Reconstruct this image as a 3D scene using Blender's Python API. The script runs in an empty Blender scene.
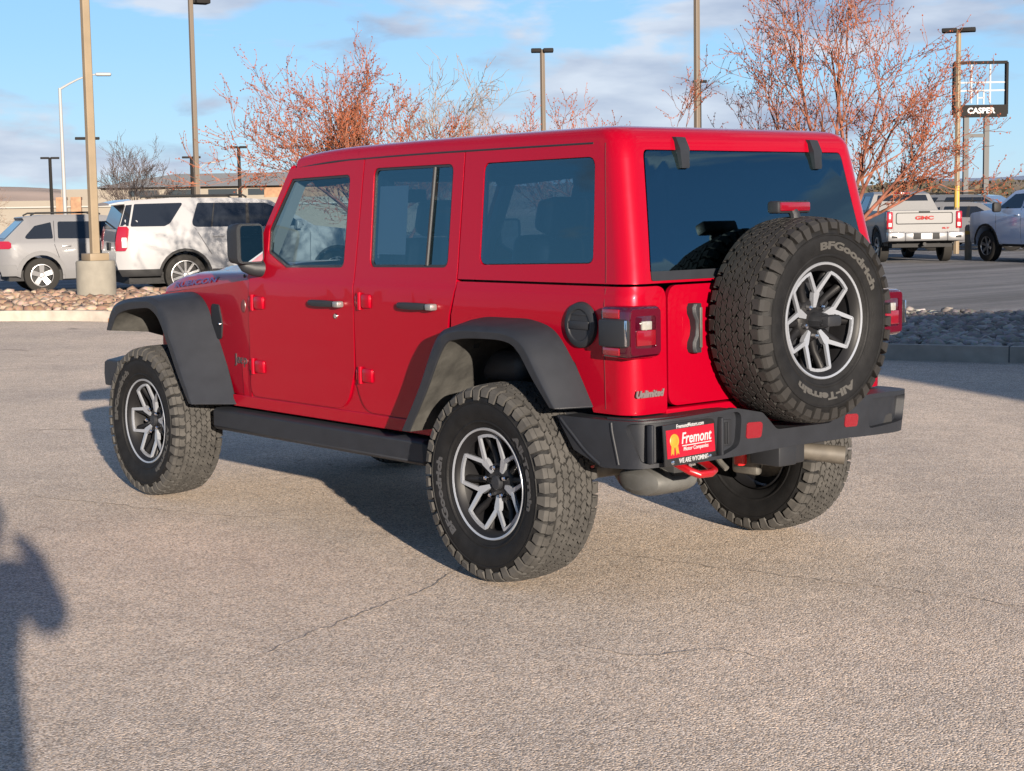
import bpy, bmesh, math, random
import numpy as np
from mathutils import Vector, Matrix
random.seed(7)
R = math.radians
PI = math.pi
scene = bpy.context.scene
COL = scene.collection

# ------------------------------------------------------------------ camera, sky, sun, exposure
CAM = Vector((-5.2785, 5.1345, 1.5280))
c_r = Vector((-0.637807, -0.770029, -0.016017))
c_u = Vector((0.069908, -0.078589, 0.994453))
c_f = Vector((0.767017, -0.633150, -0.103956))
cam = bpy.data.cameras.new('camera')
cam.sensor_width = 36.0
cam.sensor_fit = 'HORIZONTAL'
cam.lens = 1658.8 / 1024 * 36.0
cam.clip_start = 0.05
cam.clip_end = 12000
cam_o = bpy.data.objects.new('camera', cam)
M4 = Matrix((c_r, c_u, -c_f)).transposed().to_4x4()
M4.translation = CAM
cam_o.matrix_world = M4
COL.objects.link(cam_o)
scene.camera = cam_o

SUN_AZ, SUN_EL = 157.2, 10.5
world = bpy.data.worlds.new('World')
scene.world = world
world.use_nodes = True
SKY_STRENGTH = 0.05
SUN_STRENGTH = 3.2
sun = bpy.data.lights.new('sun', 'SUN')
sun.energy = SUN_STRENGTH
sun.angle = R(0.55)
sun.color = (1.0, 0.87, 0.72)
sun_o = bpy.data.objects.new('sun', sun)
sdir = Vector((math.cos(R(SUN_AZ)) * math.cos(R(SUN_EL)), math.sin(R(SUN_AZ)) * math.cos(R(SUN_EL)), math.sin(R(SUN_EL))))
sun_o.rotation_euler = sdir.to_track_quat('Z', 'Y').to_euler()
COL.objects.link(sun_o)
scene.view_settings.view_transform = 'Standard'
scene.view_settings.look = 'None'
scene.view_settings.exposure = 2.17
scene.view_settings.gamma = 1.0
scene.view_settings.use_curve_mapping = False


def build_world():
    nt = world.node_tree
    nt.nodes.clear()
    N = nt.nodes.new
    L = nt.links.new
    out = N('ShaderNodeOutputWorld')
    bg = N('ShaderNodeBackground')
    bg.inputs['Strength'].default_value = SKY_STRENGTH
    sky = N('ShaderNodeTexSky')
    sky.sky_type = 'NISHITA'
    sky.sun_disc = False
    sky.sun_elevation = R(SUN_EL)
    sky.sun_rotation = math.atan2(sdir.x, sdir.y)
    sky.air_density = 1.0
    sky.dust_density = 0.1
    sky.ozone_density = 3.0
    tc = N('ShaderNodeTexCoord')
    mp = N('ShaderNodeMapping')
    mp.inputs['Scale'].default_value = (1.0, 1.0, 3.6)
    L(tc.outputs['Generated'], mp.inputs['Vector'])
    n1 = N('ShaderNodeTexNoise')
    n1.inputs['Scale'].default_value = 6.4
    n1.inputs['Detail'].default_value = 8
    n1.inputs['Roughness'].default_value = 0.52
    n1.inputs['Distortion'].default_value = 0.25
    L(mp.outputs['Vector'], n1.inputs['Vector'])
    # broad weather: more cloud towards the right of the view (direction -y)
    sep = N('ShaderNodeSeparateXYZ')
    L(tc.outputs['Generated'], sep.inputs['Vector'])
    mr = N('ShaderNodeMapRange')
    mr.inputs['From Min'].default_value = -0.35
    mr.inputs['From Max'].default_value = -0.85
    mr.inputs['To Min'].default_value = 0.0
    mr.inputs['To Max'].default_value = 0.10
    L(sep.outputs['Y'], mr.inputs['Value'])
    ad = N('ShaderNodeMath')
    ad.operation = 'ADD'
    L(n1.outputs['Fac'], ad.inputs[0])
    L(mr.outputs['Result'], ad.inputs[1])
    ramp = N('ShaderNodeValToRGB')
    ramp.color_ramp.elements[0].position = 0.54
    ramp.color_ramp.elements[1].position = 0.62
    ramp.color_ramp.elements[0].color = (0, 0, 0, 1)
    ramp.color_ramp.elements[1].color = (0.9, 0.9, 0.9, 1)
    L(ad.outputs[0], ramp.inputs['Fac'])
    # light and dark sides of the clouds
    n2 = N('ShaderNodeTexNoise')
    n2.inputs['Scale'].default_value = 9.0
    n2.inputs['Detail'].default_value = 6
    mp2 = N('ShaderNodeMapping')
    mp2.inputs['Scale'].default_value = (1.0, 1.0, 4.2)
    mp2.inputs['Location'].default_value = (3.1, 0.4, 0.55)
    L(tc.outputs['Generated'], mp2.inputs['Vector'])
    L(mp2.outputs['Vector'], n2.inputs['Vector'])
    cr2 = N('ShaderNodeValToRGB')
    cr2.color_ramp.elements[0].position = 0.36
    cr2.color_ramp.elements[0].color = CLOUD_DARK
    cr2.color_ramp.elements[1].position = 0.62
    cr2.color_ramp.elements[1].color = CLOUD_LIGHT
    L(n2.outputs['Fac'], cr2.inputs['Fac'])
    mix = N('ShaderNodeMixRGB')
    tint = N('ShaderNodeMixRGB')
    tint.blend_type = 'MULTIPLY'
    tint.inputs['Fac'].default_value = 1.0
    tint.inputs['Color2'].default_value = SKY_TINT
    # clear blue of the day: elevation gradient blended with the physical sky
    gr_ = N('ShaderNodeValToRGB')
    el = gr_.color_ramp.elements
    el[0].position = 0.0
    el[0].color = (*SKY_LOW, 1)
    el[1].position = 1.0
    el[1].color = (*SKY_TOP, 1)
    for ps, c in ((0.10, SKY_MID), (0.24, SKY_UP), (0.5, SKY_HIGH)):
        e_ = el.new(ps)
        e_.color = (*c, 1)
    L(sep.outputs['Z'], gr_.inputs['Fac'])
    scl = N('ShaderNodeMixRGB')
    scl.blend_type = 'MULTIPLY'
    scl.inputs['Fac'].default_value = 1.0
    scl.inputs['Color2'].default_value = (SKY_K, SKY_K, SKY_K, 1)
    L(gr_.outputs['Color'], scl.inputs['Color1'])
    bl_ = N('ShaderNodeMixRGB')
    bl_.inputs['Fac'].default_value = 0.8
    L(sky.outputs['Color'], bl_.inputs['Color1'])
    L(scl.outputs['Color'], bl_.inputs['Color2'])
    L(bl_.outputs['Color'], tint.inputs['Color1'])
    L(ramp.outputs['Color'], mix.inputs['Fac'])
    L(tint.outputs['Color'], mix.inputs['Color1'])
    L(cr2.outputs['Color'], mix.inputs['Color2'])
    L(mix.outputs['Color'], bg.inputs['Color'])
    L(bg.outputs['Background'], out.inputs['Surface'])


CLOUD_DARK = (1.6, 1.95, 2.7, 1)
CLOUD_LIGHT = (3.2, 3.5, 4.0, 1)
SKY_TINT = (1.0, 1.0, 1.0, 1)
SKY_LOW, SKY_MID, SKY_UP, SKY_HIGH, SKY_TOP = (.40, .66, .92), (.28, .56, .92), (.20, .46, .90), (.055, .15, .36), (.028, .08, .21)
SKY_K = 4.6
build_world()

# ------------------------------------------------------------------ materials
MATS = {}


def mat(name, col=(0.5, 0.5, 0.5), rough=0.5, metal=0.0, coat=0.0, spec=0.5, noise=0.0, nscale=8.0, bump=0.0, bscale=60.0, alpha=None,
        dust=None):
    if name in MATS:
        return MATS[name]
    m = bpy.data.materials.new(name)
    m.use_nodes = True
    nt = m.node_tree
    b = nt.nodes['Principled BSDF']
    b.inputs['Base Color'].default_value = (*col, 1)
    b.inputs['Roughness'].default_value = rough
    b.inputs['Metallic'].default_value = metal
    b.inputs['Specular IOR Level'].default_value = spec
    b.inputs['Coat Weight'].default_value = coat
    b.inputs['Coat Roughness'].default_value = 0.03
    tc = nt.nodes.new('ShaderNodeTexCoord')
    if noise > 0:
        n = nt.nodes.new('ShaderNodeTexNoise')
        n.inputs['Scale'].default_value = nscale
        n.inputs['Detail'].default_value = 6
        nt.links.new(tc.outputs['Object'], n.inputs['Vector'])
        r = nt.nodes.new('ShaderNodeValToRGB')
        c2 = dust if dust else col
        r.color_ramp.elements[0].position = 0.3
        r.color_ramp.elements[1].position = 0.7
        r.color_ramp.elements[0].color = (*[max(0, c * (1 - noise)) for c in col], 1)
        r.color_ramp.elements[1].color = (*[min(1, c * (1 + noise)) for c in c2], 1)
        nt.links.new(n.outputs['Fac'], r.inputs['Fac'])
        nt.links.new(r.outputs['Color'], b.inputs['Base Color'])
    if bump > 0:
        n = nt.nodes.new('ShaderNodeTexNoise')
        n.inputs['Scale'].default_value = bscale
        n.inputs['Detail'].default_value = 4
        nt.links.new(tc.outputs['Object'], n.inputs['Vector'])
        bp = nt.nodes.new('ShaderNodeBump')
        bp.inputs['Strength'].default_value = bump
        bp.inputs['Distance'].default_value = 0.01
        nt.links.new(n.outputs['Fac'], bp.inputs['Height'])
        nt.links.new(bp.outputs['Normal'], b.inputs['Normal'])
        if coat > 0:
            nt.links.new(bp.outputs['Normal'], b.inputs['Coat Normal'])
    MATS[name] = m
    return m


def glass(name, tint, ior=1.5, rough=0.0, refl=1.0):
    """thin window glass: tinted see-through plus a mirror reflection by Fresnel"""
    m = bpy.data.materials.new(name)
    m.use_nodes = True
    nt = m.node_tree
    nt.nodes.clear()
    out = nt.nodes.new('ShaderNodeOutputMaterial')
    t = nt.nodes.new('ShaderNodeBsdfTransparent')
    t.inputs['Color'].default_value = (*tint, 1)
    g = nt.nodes.new('ShaderNodeBsdfGlossy')
    g.inputs['Roughness'].default_value = rough
    g.inputs['Color'].default_value = (refl * .55, refl * .88, refl, 1)
    lw = nt.nodes.new('ShaderNodeLayerWeight')
    lw.inputs['Blend'].default_value = 0.5
    pw = nt.nodes.new('ShaderNodeMath')
    pw.operation = 'POWER'
    pw.inputs[1].default_value = 5.0
    nt.links.new(lw.outputs['Facing'], pw.inputs[0])
    f0 = ((ior - 1) / (ior + 1)) ** 2
    f = nt.nodes.new('ShaderNodeMath')
    f.operation = 'MULTIPLY_ADD'
    f.inputs[1].default_value = 1 - f0
    f.inputs[2].default_value = f0
    nt.links.new(pw.outputs[0], f.inputs[0])
    mx = nt.nodes.new('ShaderNodeMixShader')
    nt.links.new(f.outputs[0], mx.inputs['Fac'])
    nt.links.new(t.outputs['BSDF'], mx.inputs[1])
    nt.links.new(g.outputs['BSDF'], mx.inputs[2])
    nt.links.new(mx.outputs['Shader'], out.inputs['Surface'])
    MATS[name] = m
    return m


# ------------------------------------------------------------------ mesh helpers
class MB:
    """collects shapes and links them as ONE mesh object"""

    def __init__(self):
        self.v = []
        self.f = []

    def add(self, vs, fs):
        o = len(self.v)
        self.v.extend([tuple(v) for v in vs])
        self.f.extend([tuple(i + o for i in f) for f in fs])

    def box(self, c, s, rot=None, bev=0.0):
        bm = bmesh.new()
        bmesh.ops.create_cube(bm, size=1.0)
        bmesh.ops.scale(bm, vec=s, verts=bm.verts)
        if bev > 0:
            bmesh.ops.bevel(bm, geom=bm.edges[:], offset=min(bev, min(s) * 0.45), segments=2, profile=0.5, affect='EDGES')
        if rot is not None:
            bmesh.ops.rotate(bm, verts=bm.verts, matrix=rot)
        bmesh.ops.translate(bm, vec=c, verts=bm.verts)
        self.addbm(bm)

    def addbm(self, bm, M=None):
        bm.verts.ensure_lookup_table()
        for i, v in enumerate(bm.verts):
            v.index = i
        vs = [(M @ v.co) if M else v.co.copy() for v in bm.verts]
        self.add(vs, [[v.index for v in f.verts] for f in bm.faces])
        bm.free()

    def tube(self, pts, radii, n=10, cap=True, closed=False):
        pts = [Vector(p) for p in pts]
        if not hasattr(radii, '__len__'):
            radii = [radii] * len(pts)
        k = len(pts)
        rings = []
        up = None
        for i in range(k):
            if closed:
                t = pts[(i + 1) % k] - pts[i - 1]
            else:
                t = pts[min(i + 1, k - 1)] - pts[max(i - 1, 0)]
            if t.length < 1e-9:
                t = Vector((0, 0, 1))
            t.normalize()
            if up is None:
                up = Vector((0, 0, 1)) if abs(t.z) < 0.9 else Vector((1, 0, 0))
            a = t.cross(up)
            if a.length < 1e-6:
                a = t.orthogonal()
            a.normalize()
            b = a.cross(t)
            b.normalize()
            up = b
            rings.append([pts[i] + (a * math.cos(2 * PI * j / n) + b * math.sin(2 * PI * j / n)) * radii[i] for j in range(n)])
        vs = [v for r in rings for v in r]
        fs = []
        for i in range(k if closed else k - 1):
            for j in range(n):
                p, q = i * n, ((i + 1) % k) * n
                fs.append((p + j, p + (j + 1) % n, q + (j + 1) % n, q + j))
        if cap and not closed:
            fs.append(tuple(range(n - 1, -1, -1)))
            fs.append(tuple((k - 1) * n + j for j in range(n)))
        self.add(vs, fs)

    def lathe(self, prof, n=48, M=None, closed=False):
        """prof: (radius, axial) ; axis +y ; M places it"""
        vs = []
        for j in range(n):
            a = 2 * PI * j / n
            for r, y in prof:
                v = Vector((r * math.cos(a), y, r * math.sin(a)))
                vs.append(M @ v if M else v)
        k = len(prof)
        fs = []
        for j in range(n):
            for i in range(k if closed else k - 1):
                i2 = (i + 1) % k
                p, q = j * k, ((j + 1) % n) * k
                fs.append((p + i, p + i2, q + i2, q + i))
        self.add(vs, fs)

    def loft(self, rows, close_u=False, cap=False):
        n = len(rows[0])
        vs = [v for r in rows for v in r]
        fs = []
        for i in range(len(rows) - 1):
            for j in range(n if close_u else n - 1):
                j2 = (j + 1) % n
                fs.append((i * n + j, i * n + j2, (i + 1) * n + j2, (i + 1) * n + j))
        if cap:
            fs.append(tuple(range(n - 1, -1, -1)))
            fs.append(tuple((len(rows) - 1) * n + j for j in range(n)))
        self.add(vs, fs)

    def prism(self, poly, M, d):
        """2D polygon (a,b) extruded by d along local z; M maps local to place"""
        n = len(poly)
        vs = [M @ Vector((a, b, 0)) for a, b in poly] + [M @ Vector((a, b, d)) for a, b in poly]
        fs = [tuple(range(n - 1, -1, -1)), tuple(range(n, 2 * n))]
        fs += [(i, (i + 1) % n, n + (i + 1) % n, n + i) for i in range(n)]
        self.add(vs, fs)

    def build(self, name, m, parent=None, smooth=35, bevel=0.0, bang=40, seg=2, mirror=False, fixn=True):
        me = bpy.data.meshes.new(name)
        vs = [(v[0], -v[1], v[2]) for v in self.v] if mirror else self.v
        me.from_pydata(vs, [], self.f)
        if fixn:
            bm = bmesh.new()
            bm.from_mesh(me)
            bmesh.ops.recalc_face_normals(bm, faces=bm.faces)
            bm.to_mesh(me)
            bm.free()
        elif mirror:
            me.flip_normals()
        me.materials.append(m)
        o = bpy.data.objects.new(name, me)
        COL.objects.link(o)
        if parent:
            o.parent = parent
        if smooth:
            me.shade_smooth()
            me.set_sharp_from_angle(angle=R(smooth))
        if bevel > 0:
            bv = o.modifiers.new('bevel', 'BEVEL')
            bv.width = bevel
            bv.segments = seg
            bv.limit_method = 'ANGLE'
            bv.angle_limit = R(bang)
            bv.harden_normals = True
        return o


def rp(pts, seg=6):
    """round a polygon's corners: points (x, y[, r])"""
    out = []
    n = len(pts)
    for i in range(n):
        p = Vector(pts[i][:2])
        r = pts[i][2] if len(pts[i]) > 2 else 0
        if r <= 0:
            out.append((p.x, p.y))
            continue
        a = Vector(pts[i - 1][:2]) - p
        b = Vector(pts[(i + 1) % n][:2]) - p
        la, lb = a.length, b.length
        a.normalize()
        b.normalize()
        ang = a.angle(b)
        t = min(r / math.tan(ang / 2), la * 0.49, lb * 0.49)
        p0, p1 = p + a * t, p + b * t
        for k in range(seg + 1):
            u = k / seg
            q = p0 * (1 - u) ** 2 + p * 2 * u * (1 - u) * 0.9 + (p0 + p1) * u * (1 - u) * 0.1 + p1 * u ** 2
            out.append((q.x, q.y))
    return out


def dens(poly, step):
    out = []
    n = len(poly)
    for i in range(n):
        a, b = Vector(poly[i][:2]), Vector(poly[(i + 1) % n][:2])
        k = max(1, int((b - a).length / step))
        for j in range(k):
            q = a.lerp(b, j / k)
            out.append((q.x, q.y))
    return out


def panel(outer, holes, fmap, th, cuts_a=(), cuts_b=(), mb=None):
    """sheet with holes in a 2D parameter plane, cut along grid lines, mapped by fmap(a,b,off) and given thickness th"""
    bm = bmesh.new()
    for loop in [outer] + list(holes):
        vs = [bm.verts.new((q[0], q[1], 0)) for q in loop]
        for i in range(len(vs)):
            if (vs[i].co - vs[i - 1].co).length > 1e-7:
                bm.edges.new((vs[i - 1], vs[i]))
    bmesh.ops.triangle_fill(bm, use_beauty=True, use_dissolve=False, edges=bm.edges[:], normal=(0, 0, 1))
    for ax, cuts in ((0, cuts_a), (1, cuts_b)):
        for c in cuts:
            co = [0, 0, 0]
            no = [0, 0, 0]
            co[ax] = c
            no[ax] = 1
            bmesh.ops.bisect_plane(bm, geom=bm.verts[:] + bm.edges[:] + bm.faces[:], dist=1e-5, plane_co=co, plane_no=no)
    bmesh.ops.dissolve_degenerate(bm, dist=1e-6, edges=bm.edges[:])
    bm.normal_update()
    for f in bm.faces:
        if f.normal.z < 0:
            f.normal_flip()
    bm.verts.ensure_lookup_table()
    n = len(bm.verts)
    for i, v in enumerate(bm.verts):
        v.index = i
    top = [fmap(v.co.x, v.co.y, 0.0) for v in bm.verts]
    bot = [fmap(v.co.x, v.co.y, -th) for v in bm.verts]
    fs = []
    for f in bm.faces:
        ix = [v.index for v in f.verts]
        fs.append(ix)
        fs.append([i + n for i in reversed(ix)])
    for e in bm.edges:
        if len(e.link_faces) == 1:
            a, b = e.verts[0].index, e.verts[1].index
            f = e.link_faces[0]
            ix = [v.index for v in f.verts]
            k = ix.index(a)
            if ix[(k + 1) % len(ix)] != b:
                a, b = b, a
            fs.append([b, a, a + n, b + n])
    bm.free()
    mb = mb or MB()
    mb.add(top + bot, fs)
    return mb


def frange(a, b, s):
    n = max(1, int(round((b - a) / s)))
    return [a + (b - a) * i / n for i in range(n + 1)]


def spline(pts, n):
    P = [np.array(p, float) for p in pts]
    P = [2 * P[0] - P[1]] + P + [2 * P[-1] - P[-2]]
    out = []
    segs = len(P) - 3
    for k in range(n):
        t = k / (n - 1) * segs
        i = min(int(t), segs - 1)
        u = t - i
        a, b, c, d = P[i:i + 4]
        out.append(0.5 * ((2 * b) + (c - a) * u + (2 * a - 5 * b + 4 * c - d) * u * u + (3 * b - a - 3 * c + d) * u ** 3))
    return [tuple(float(x) for x in q) for q in out]


def text(body, size, m, parent, org, xd, ud, name='lettering', ext=0.002, shear=0.0, bold=0.0, align='CENTER', fit=None, warp=None):
    cu = bpy.data.curves.new(name, 'FONT')
    cu.body = body
    cu.size = size
    cu.align_x = align
    cu.align_y = 'CENTER'
    cu.shear = shear
    cu.offset = bold
    cu.extrude = ext
    cu.resolution_u = 3
    to = bpy.data.objects.new(name, cu)
    COL.objects.link(to)
    bpy.context.view_layer.update()
    me = bpy.data.meshes.new_from_object(to)
    bpy.data.objects.remove(to)
    xs = [v.co.x for v in me.vertices]
    w = max(xs) - min(xs)
    k = fit / w if fit else 1.0
    xd, ud, org = Vector(xd).normalized(), Vector(ud).normalized(), Vector(org)
    nd = xd.cross(ud)
    for v in me.vertices:
        c = v.co
        if warp:
            v.co = warp(c.x * k, c.y, c.z)
        else:
            v.co = org + xd * (c.x * k) + ud * c.y + nd * c.z
    me.materials.append(m)
    o = bpy.data.objects.new(name, me)
    COL.objects.link(o)
    o.parent = parent
    return o


def empty(name, loc=(0, 0, 0), rz=0.0):
    o = bpy.data.objects.new(name, None)
    o.empty_display_size = 0.2
    o.location = loc
    o.rotation_euler = (0, 0, rz)
    COL.objects.link(o)
    return o


def tag(o, label=None, cat=None, group=None, kind=None):
    if label:
        o['label'] = label
    if cat:
        o['category'] = cat
    if group:
        o['group'] = group
    if kind:
        o['kind'] = kind
    return o


def copy_tree(o, parent=None):
    c = o.copy()
    COL.objects.link(c)
    c.parent = parent
    if parent:
        c.matrix_parent_inverse = o.matrix_parent_inverse.copy()
    for ch in list(o.children):
        copy_tree(ch, c)
    return c

# ------------------------------------------------------------------ ground
def asphalt(name, base, var, dark=0.0, streak=0.0, rough=0.92):
    m = bpy.data.materials.new(name)
    m.use_nodes = True
    nt = m.node_tree
    N, L = nt.nodes.new, nt.links.new
    b = nt.nodes['Principled BSDF']
    b.inputs['Roughness'].default_value = rough
    b.inputs['Specular IOR Level'].default_value = 0.25
    tc = N('ShaderNodeTexCoord')
    geo = N('ShaderNodeNewGeometry')

    def noise(scale, detail=4, rough_=0.6, vec=None, dist=0.0):
        n = N('ShaderNodeTexNoise')
        n.inputs['Scale'].default_value = scale
        n.inputs['Detail'].default_value = detail
        n.inputs['Roughness'].default_value = rough_
        n.inputs['Distortion'].default_value = dist
        L(vec or geo.outputs['Position'], n.inputs['Vector'])
        return n

    def ramp(src, a, b_, ca, cb):
        r = N('ShaderNodeValToRGB')
        r.color_ramp.elements[0].position = a
        r.color_ramp.elements[1].position = b_
        r.color_ramp.elements[0].color = (*ca, 1)
        r.color_ramp.elements[1].color = (*cb, 1)
        L(src, r.inputs['Fac'])
        return r

    def mixc(kind, fac, a, b_):
        x = N('ShaderNodeMixRGB')
        x.blend_type = kind
        if isinstance(fac, float):
            x.inputs['Fac'].default_value = fac
        else:
            L(fac, x.inputs['Fac'])
        L(a, x.inputs['Color1'])
        L(b_, x.inputs['Color2'])
        return x
    # aggregate: one shade per stone
    vor = N('ShaderNodeTexVoronoi')
    vor.inputs['Scale'].default_value = 150
    L(geo.outputs['Position'], vor.inputs['Vector'])
    lo = [c * (1 - var) for c in base]
    hi = [min(1, c * (1 + var)) for c in base]
    sepc = N('ShaderNodeSeparateColor')
    L(vor.outputs['Color'], sepc.inputs['Color'])
    stones = ramp(sepc.outputs['Red'], 0.05, 0.95, lo, hi)
    warm = ramp(sepc.outputs['Green'], 0.3, 0.9, (0.94, 0.96, 1.0), (1.08, 1.0, 0.92))
    c1 = mixc('MULTIPLY', 1.0, stones.outputs['Color'], warm.outputs['Color'])
    big = noise(0.55, 5, 0.65)
    bigr = ramp(big.outputs['Fac'], 0.3, 0.7, (0.80, 0.81, 0.83), (1.13, 1.11, 1.09))
    c2 = mixc('MULTIPLY', 1.0, c1.outputs['Color'], bigr.outputs['Color'])
    mid = noise(6, 6, 0.7)
    midr = ramp(mid.outputs['Fac'], 0.3, 0.7, (0.88, 0.88, 0.88), (1.1, 1.1, 1.1))
    c3 = mixc('MULTIPLY', 1.0, c2.outputs['Color'], midr.outputs['Color'])
    # oil spots and smudges
    mpo = N('ShaderNodeMapping')
    mpo.inputs['Scale'].default_value = (0.8, 1.5, 1)
    mpo.inputs['Rotation'].default_value = (0, 0, R(50))
    L(geo.outputs['Position'], mpo.inputs['Vector'])
    oil = noise(1.15, 3, 0.5, mpo.outputs['Vector'], 0.3)
    oilr = ramp(oil.outputs['Fac'], 0.70, 0.80, (1, 1, 1), (0.55, 0.55, 0.57))
    c4 = mixc('MULTIPLY', 1.0, c3.outputs['Color'], oilr.outputs['Color'])
    # cracks: thin level lines of a large noise, broken up by a second one
    ck = noise(0.33, 5, 0.62, None, 0.35)
    sub = N('ShaderNodeMath')
    sub.operation = 'SUBTRACT'
    sub.inputs[1].default_value = 0.5
    L(ck.outputs['Fac'], sub.inputs[0])
    ab = N('ShaderNodeMath')
    ab.operation = 'ABSOLUTE'
    L(sub.outputs[0], ab.inputs[0])
    ckr = ramp(ab.outputs[0], 0.0006, 0.0030, (0.42, 0.40, 0.38), (1, 1, 1))
    brk = noise(0.9, 3)
    brkr = ramp(brk.outputs['Fac'], 0.60, 0.68, (0, 0, 0), (1, 1, 1))
    c5 = mixc('MULTIPLY', brkr.outputs['Color'], c4.outputs['Color'], ckr.outputs['Color'])
    last = c5
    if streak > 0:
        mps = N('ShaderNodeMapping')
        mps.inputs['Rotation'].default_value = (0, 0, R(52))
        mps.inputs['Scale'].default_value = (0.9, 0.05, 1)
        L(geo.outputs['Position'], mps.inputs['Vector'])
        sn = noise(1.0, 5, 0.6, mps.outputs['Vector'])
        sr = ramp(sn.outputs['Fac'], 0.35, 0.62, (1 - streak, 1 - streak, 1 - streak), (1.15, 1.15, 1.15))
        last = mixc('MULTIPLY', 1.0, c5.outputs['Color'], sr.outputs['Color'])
    L(last.outputs['Color'], b.inputs['Base Color'])
    bp = N('ShaderNodeBump')
    bp.inputs['Strength'].default_value = 0.9
    bp.inputs['Distance'].default_value = 0.0030
    L(vor.outputs['Distance'], bp.inputs['Height'])
    bp.invert = True
    bp2 = N('ShaderNodeBump')
    bp2.inputs['Strength'].default_value = 0.3
    bp2.inputs['Distance'].default_value = 0.01
    L(mid.outputs['Fac'], bp2.inputs['Height'])
    L(bp.outputs['Normal'], bp2.inputs['Normal'])
    L(bp2.outputs['Normal'], b.inputs['Normal'])
    return m


def sheet(name, poly, z, m, kind='structure'):
    mb = MB()
    mb.add([(x, y, z) for x, y in poly], [tuple(range(len(poly)))])
    o = mb.build(name, m, smooth=0)
    o['kind'] = kind
    return o


m_terrain = mat('dry_grass_ground', (0.30, 0.22, 0.14), 0.95, noise=0.35, nscale=0.05)
sheet('ground', [(-4000, -4000), (4000, -4000), (4000, 4000), (-4000, 4000)], -0.03, m_terrain)
m_lot = asphalt('worn_tan_asphalt', (0.46, 0.388, 0.318), 0.45)
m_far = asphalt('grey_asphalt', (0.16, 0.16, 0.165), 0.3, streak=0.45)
sheet('parking_lot', [(-70, -70), (150, -70), (150, 70), (-70, 70)], -0.008, m_lot)

# a few real cracks: thin ragged grooves filled with dirt
def crack(pts, w, seed):
    rnd = random.Random(seed)
    path = []
    for i in range(len(pts) - 1):
        p, q = Vector((*pts[i], 0)), Vector((*pts[i + 1], 0))
        n = max(3, int((q - p).length / .035))
        for k in range(n):
            path.append(p.lerp(q, k / n))
    off = 0
    mb = MB()
    rows = []
    for i, p in enumerate(path):
        t = (path[min(i + 1, len(path) - 1)] - path[max(i - 1, 0)]).normalized()
        nn = Vector((-t.y, t.x, 0))
        off = off * .8 + rnd.gauss(0, .010)
        ww = w * rnd.uniform(.15, 1.0) * min(1, i / 6, (len(path) - 1 - i) / 6 + .05)
        c = p + nn * off
        rows.append([c + nn * ww + Vector((0, 0, -.005)), c - nn * ww + Vector((0, 0, -.005))])
    mb.loft(rows)
    o = mb.build('pavement_crack', m_crack, smooth=0)
    o['kind'] = 'structure'


m_crack = mat('crack_dirt', (.235, .198, .165), .95)
crack([(4.2, 1.6), (3.72, 1.47), (3.28, 1.31), (2.8, 1.13), (2.34, .97), (2.01, .83), (1.6, .60)], .008, 1)
crack([(-.35, 2.35), (-.22, 2.02), (-.1, 1.77), (.04, 1.44), (.12, 1.18), (.33, .84), (.6, .3), (1.4, -.6)], .0038, 2)
crack([(.14, .16), (-.23, .02), (-.6, -.07), (-.96, -.17), (-1.34, -.25), (-1.9, -.36)], .005, 3)
crack([(1.45, -1.47), (.84, -1.06), (.55, -1.09), (.2, -1.5)], .006, 4)
crack([(6.42, .35), (6.19, -.01), (5.7, -.17), (5.0, -.9)], .010, 5)
crack([(-.89, 1.31), (-1.23, 1.24), (-1.36, .97), (-1.66, .91)], .004, 6)

# island: kerb line runs behind the vehicle from right to left
front_edge = [(-14, -17.2), (3.98, -9.0), (5.24, -8.46), (7.2, -7.75), (9.5, -7.25), (12.5, -6.95), (15.5, -6.55), (17.95, -6.1), (19.44, -5.06), (24, -1.0), (30, 4.5)]
back_edge = [(38, 1.5), (31, -4.6), (25.2, -8.6), (21.5, -11.3), (16, -13.0), (8.88, -13.3), (6.97, -13.6), (-12, -22)]
fe = spline(front_edge, 90)
be = spline(back_edge, 90)
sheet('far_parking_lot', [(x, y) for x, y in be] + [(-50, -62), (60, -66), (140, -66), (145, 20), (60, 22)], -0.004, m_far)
m_kerb = mat('kerb_concrete', (0.27, 0.24, 0.205), 0.9, noise=0.2, nscale=5, bump=0.3, bscale=40)


def kerb(name, path, out_sign, h=0.15, w=0.16):
    pts = [Vector((x, y, 0)) for x, y in path]
    mb = MB()
    rows = []
    for i, q in enumerate(pts):
        t = (pts[min(i + 1, len(pts) - 1)] - pts[max(i - 1, 0)]).normalized()
        nrm = Vector((t.y, -t.x, 0)) * out_sign
        rows.append([q + nrm * 0.0 + Vector((0, 0, -0.05)), q + Vector((0, 0, h - 0.02)) + nrm * -0.02, q + Vector((0, 0, h)) + nrm * -0.04,
                     q + nrm * -w + Vector((0, 0, h)), q + nrm * -w + Vector((0, 0, -0.05))])
    mb.loft(rows)
    o = mb.build(name, m_kerb, smooth=30)
    o['kind'] = 'structure'
    # dark joints every three metres
    acc = 0
    last = pts[0]
    for i in range(1, len(pts) - 1):
        acc += (pts[i] - pts[i - 1]).length
    return o


kerb('kerb', fe, 1)
kerb('kerb', list(reversed(be)), -1, 0.13)
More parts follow.
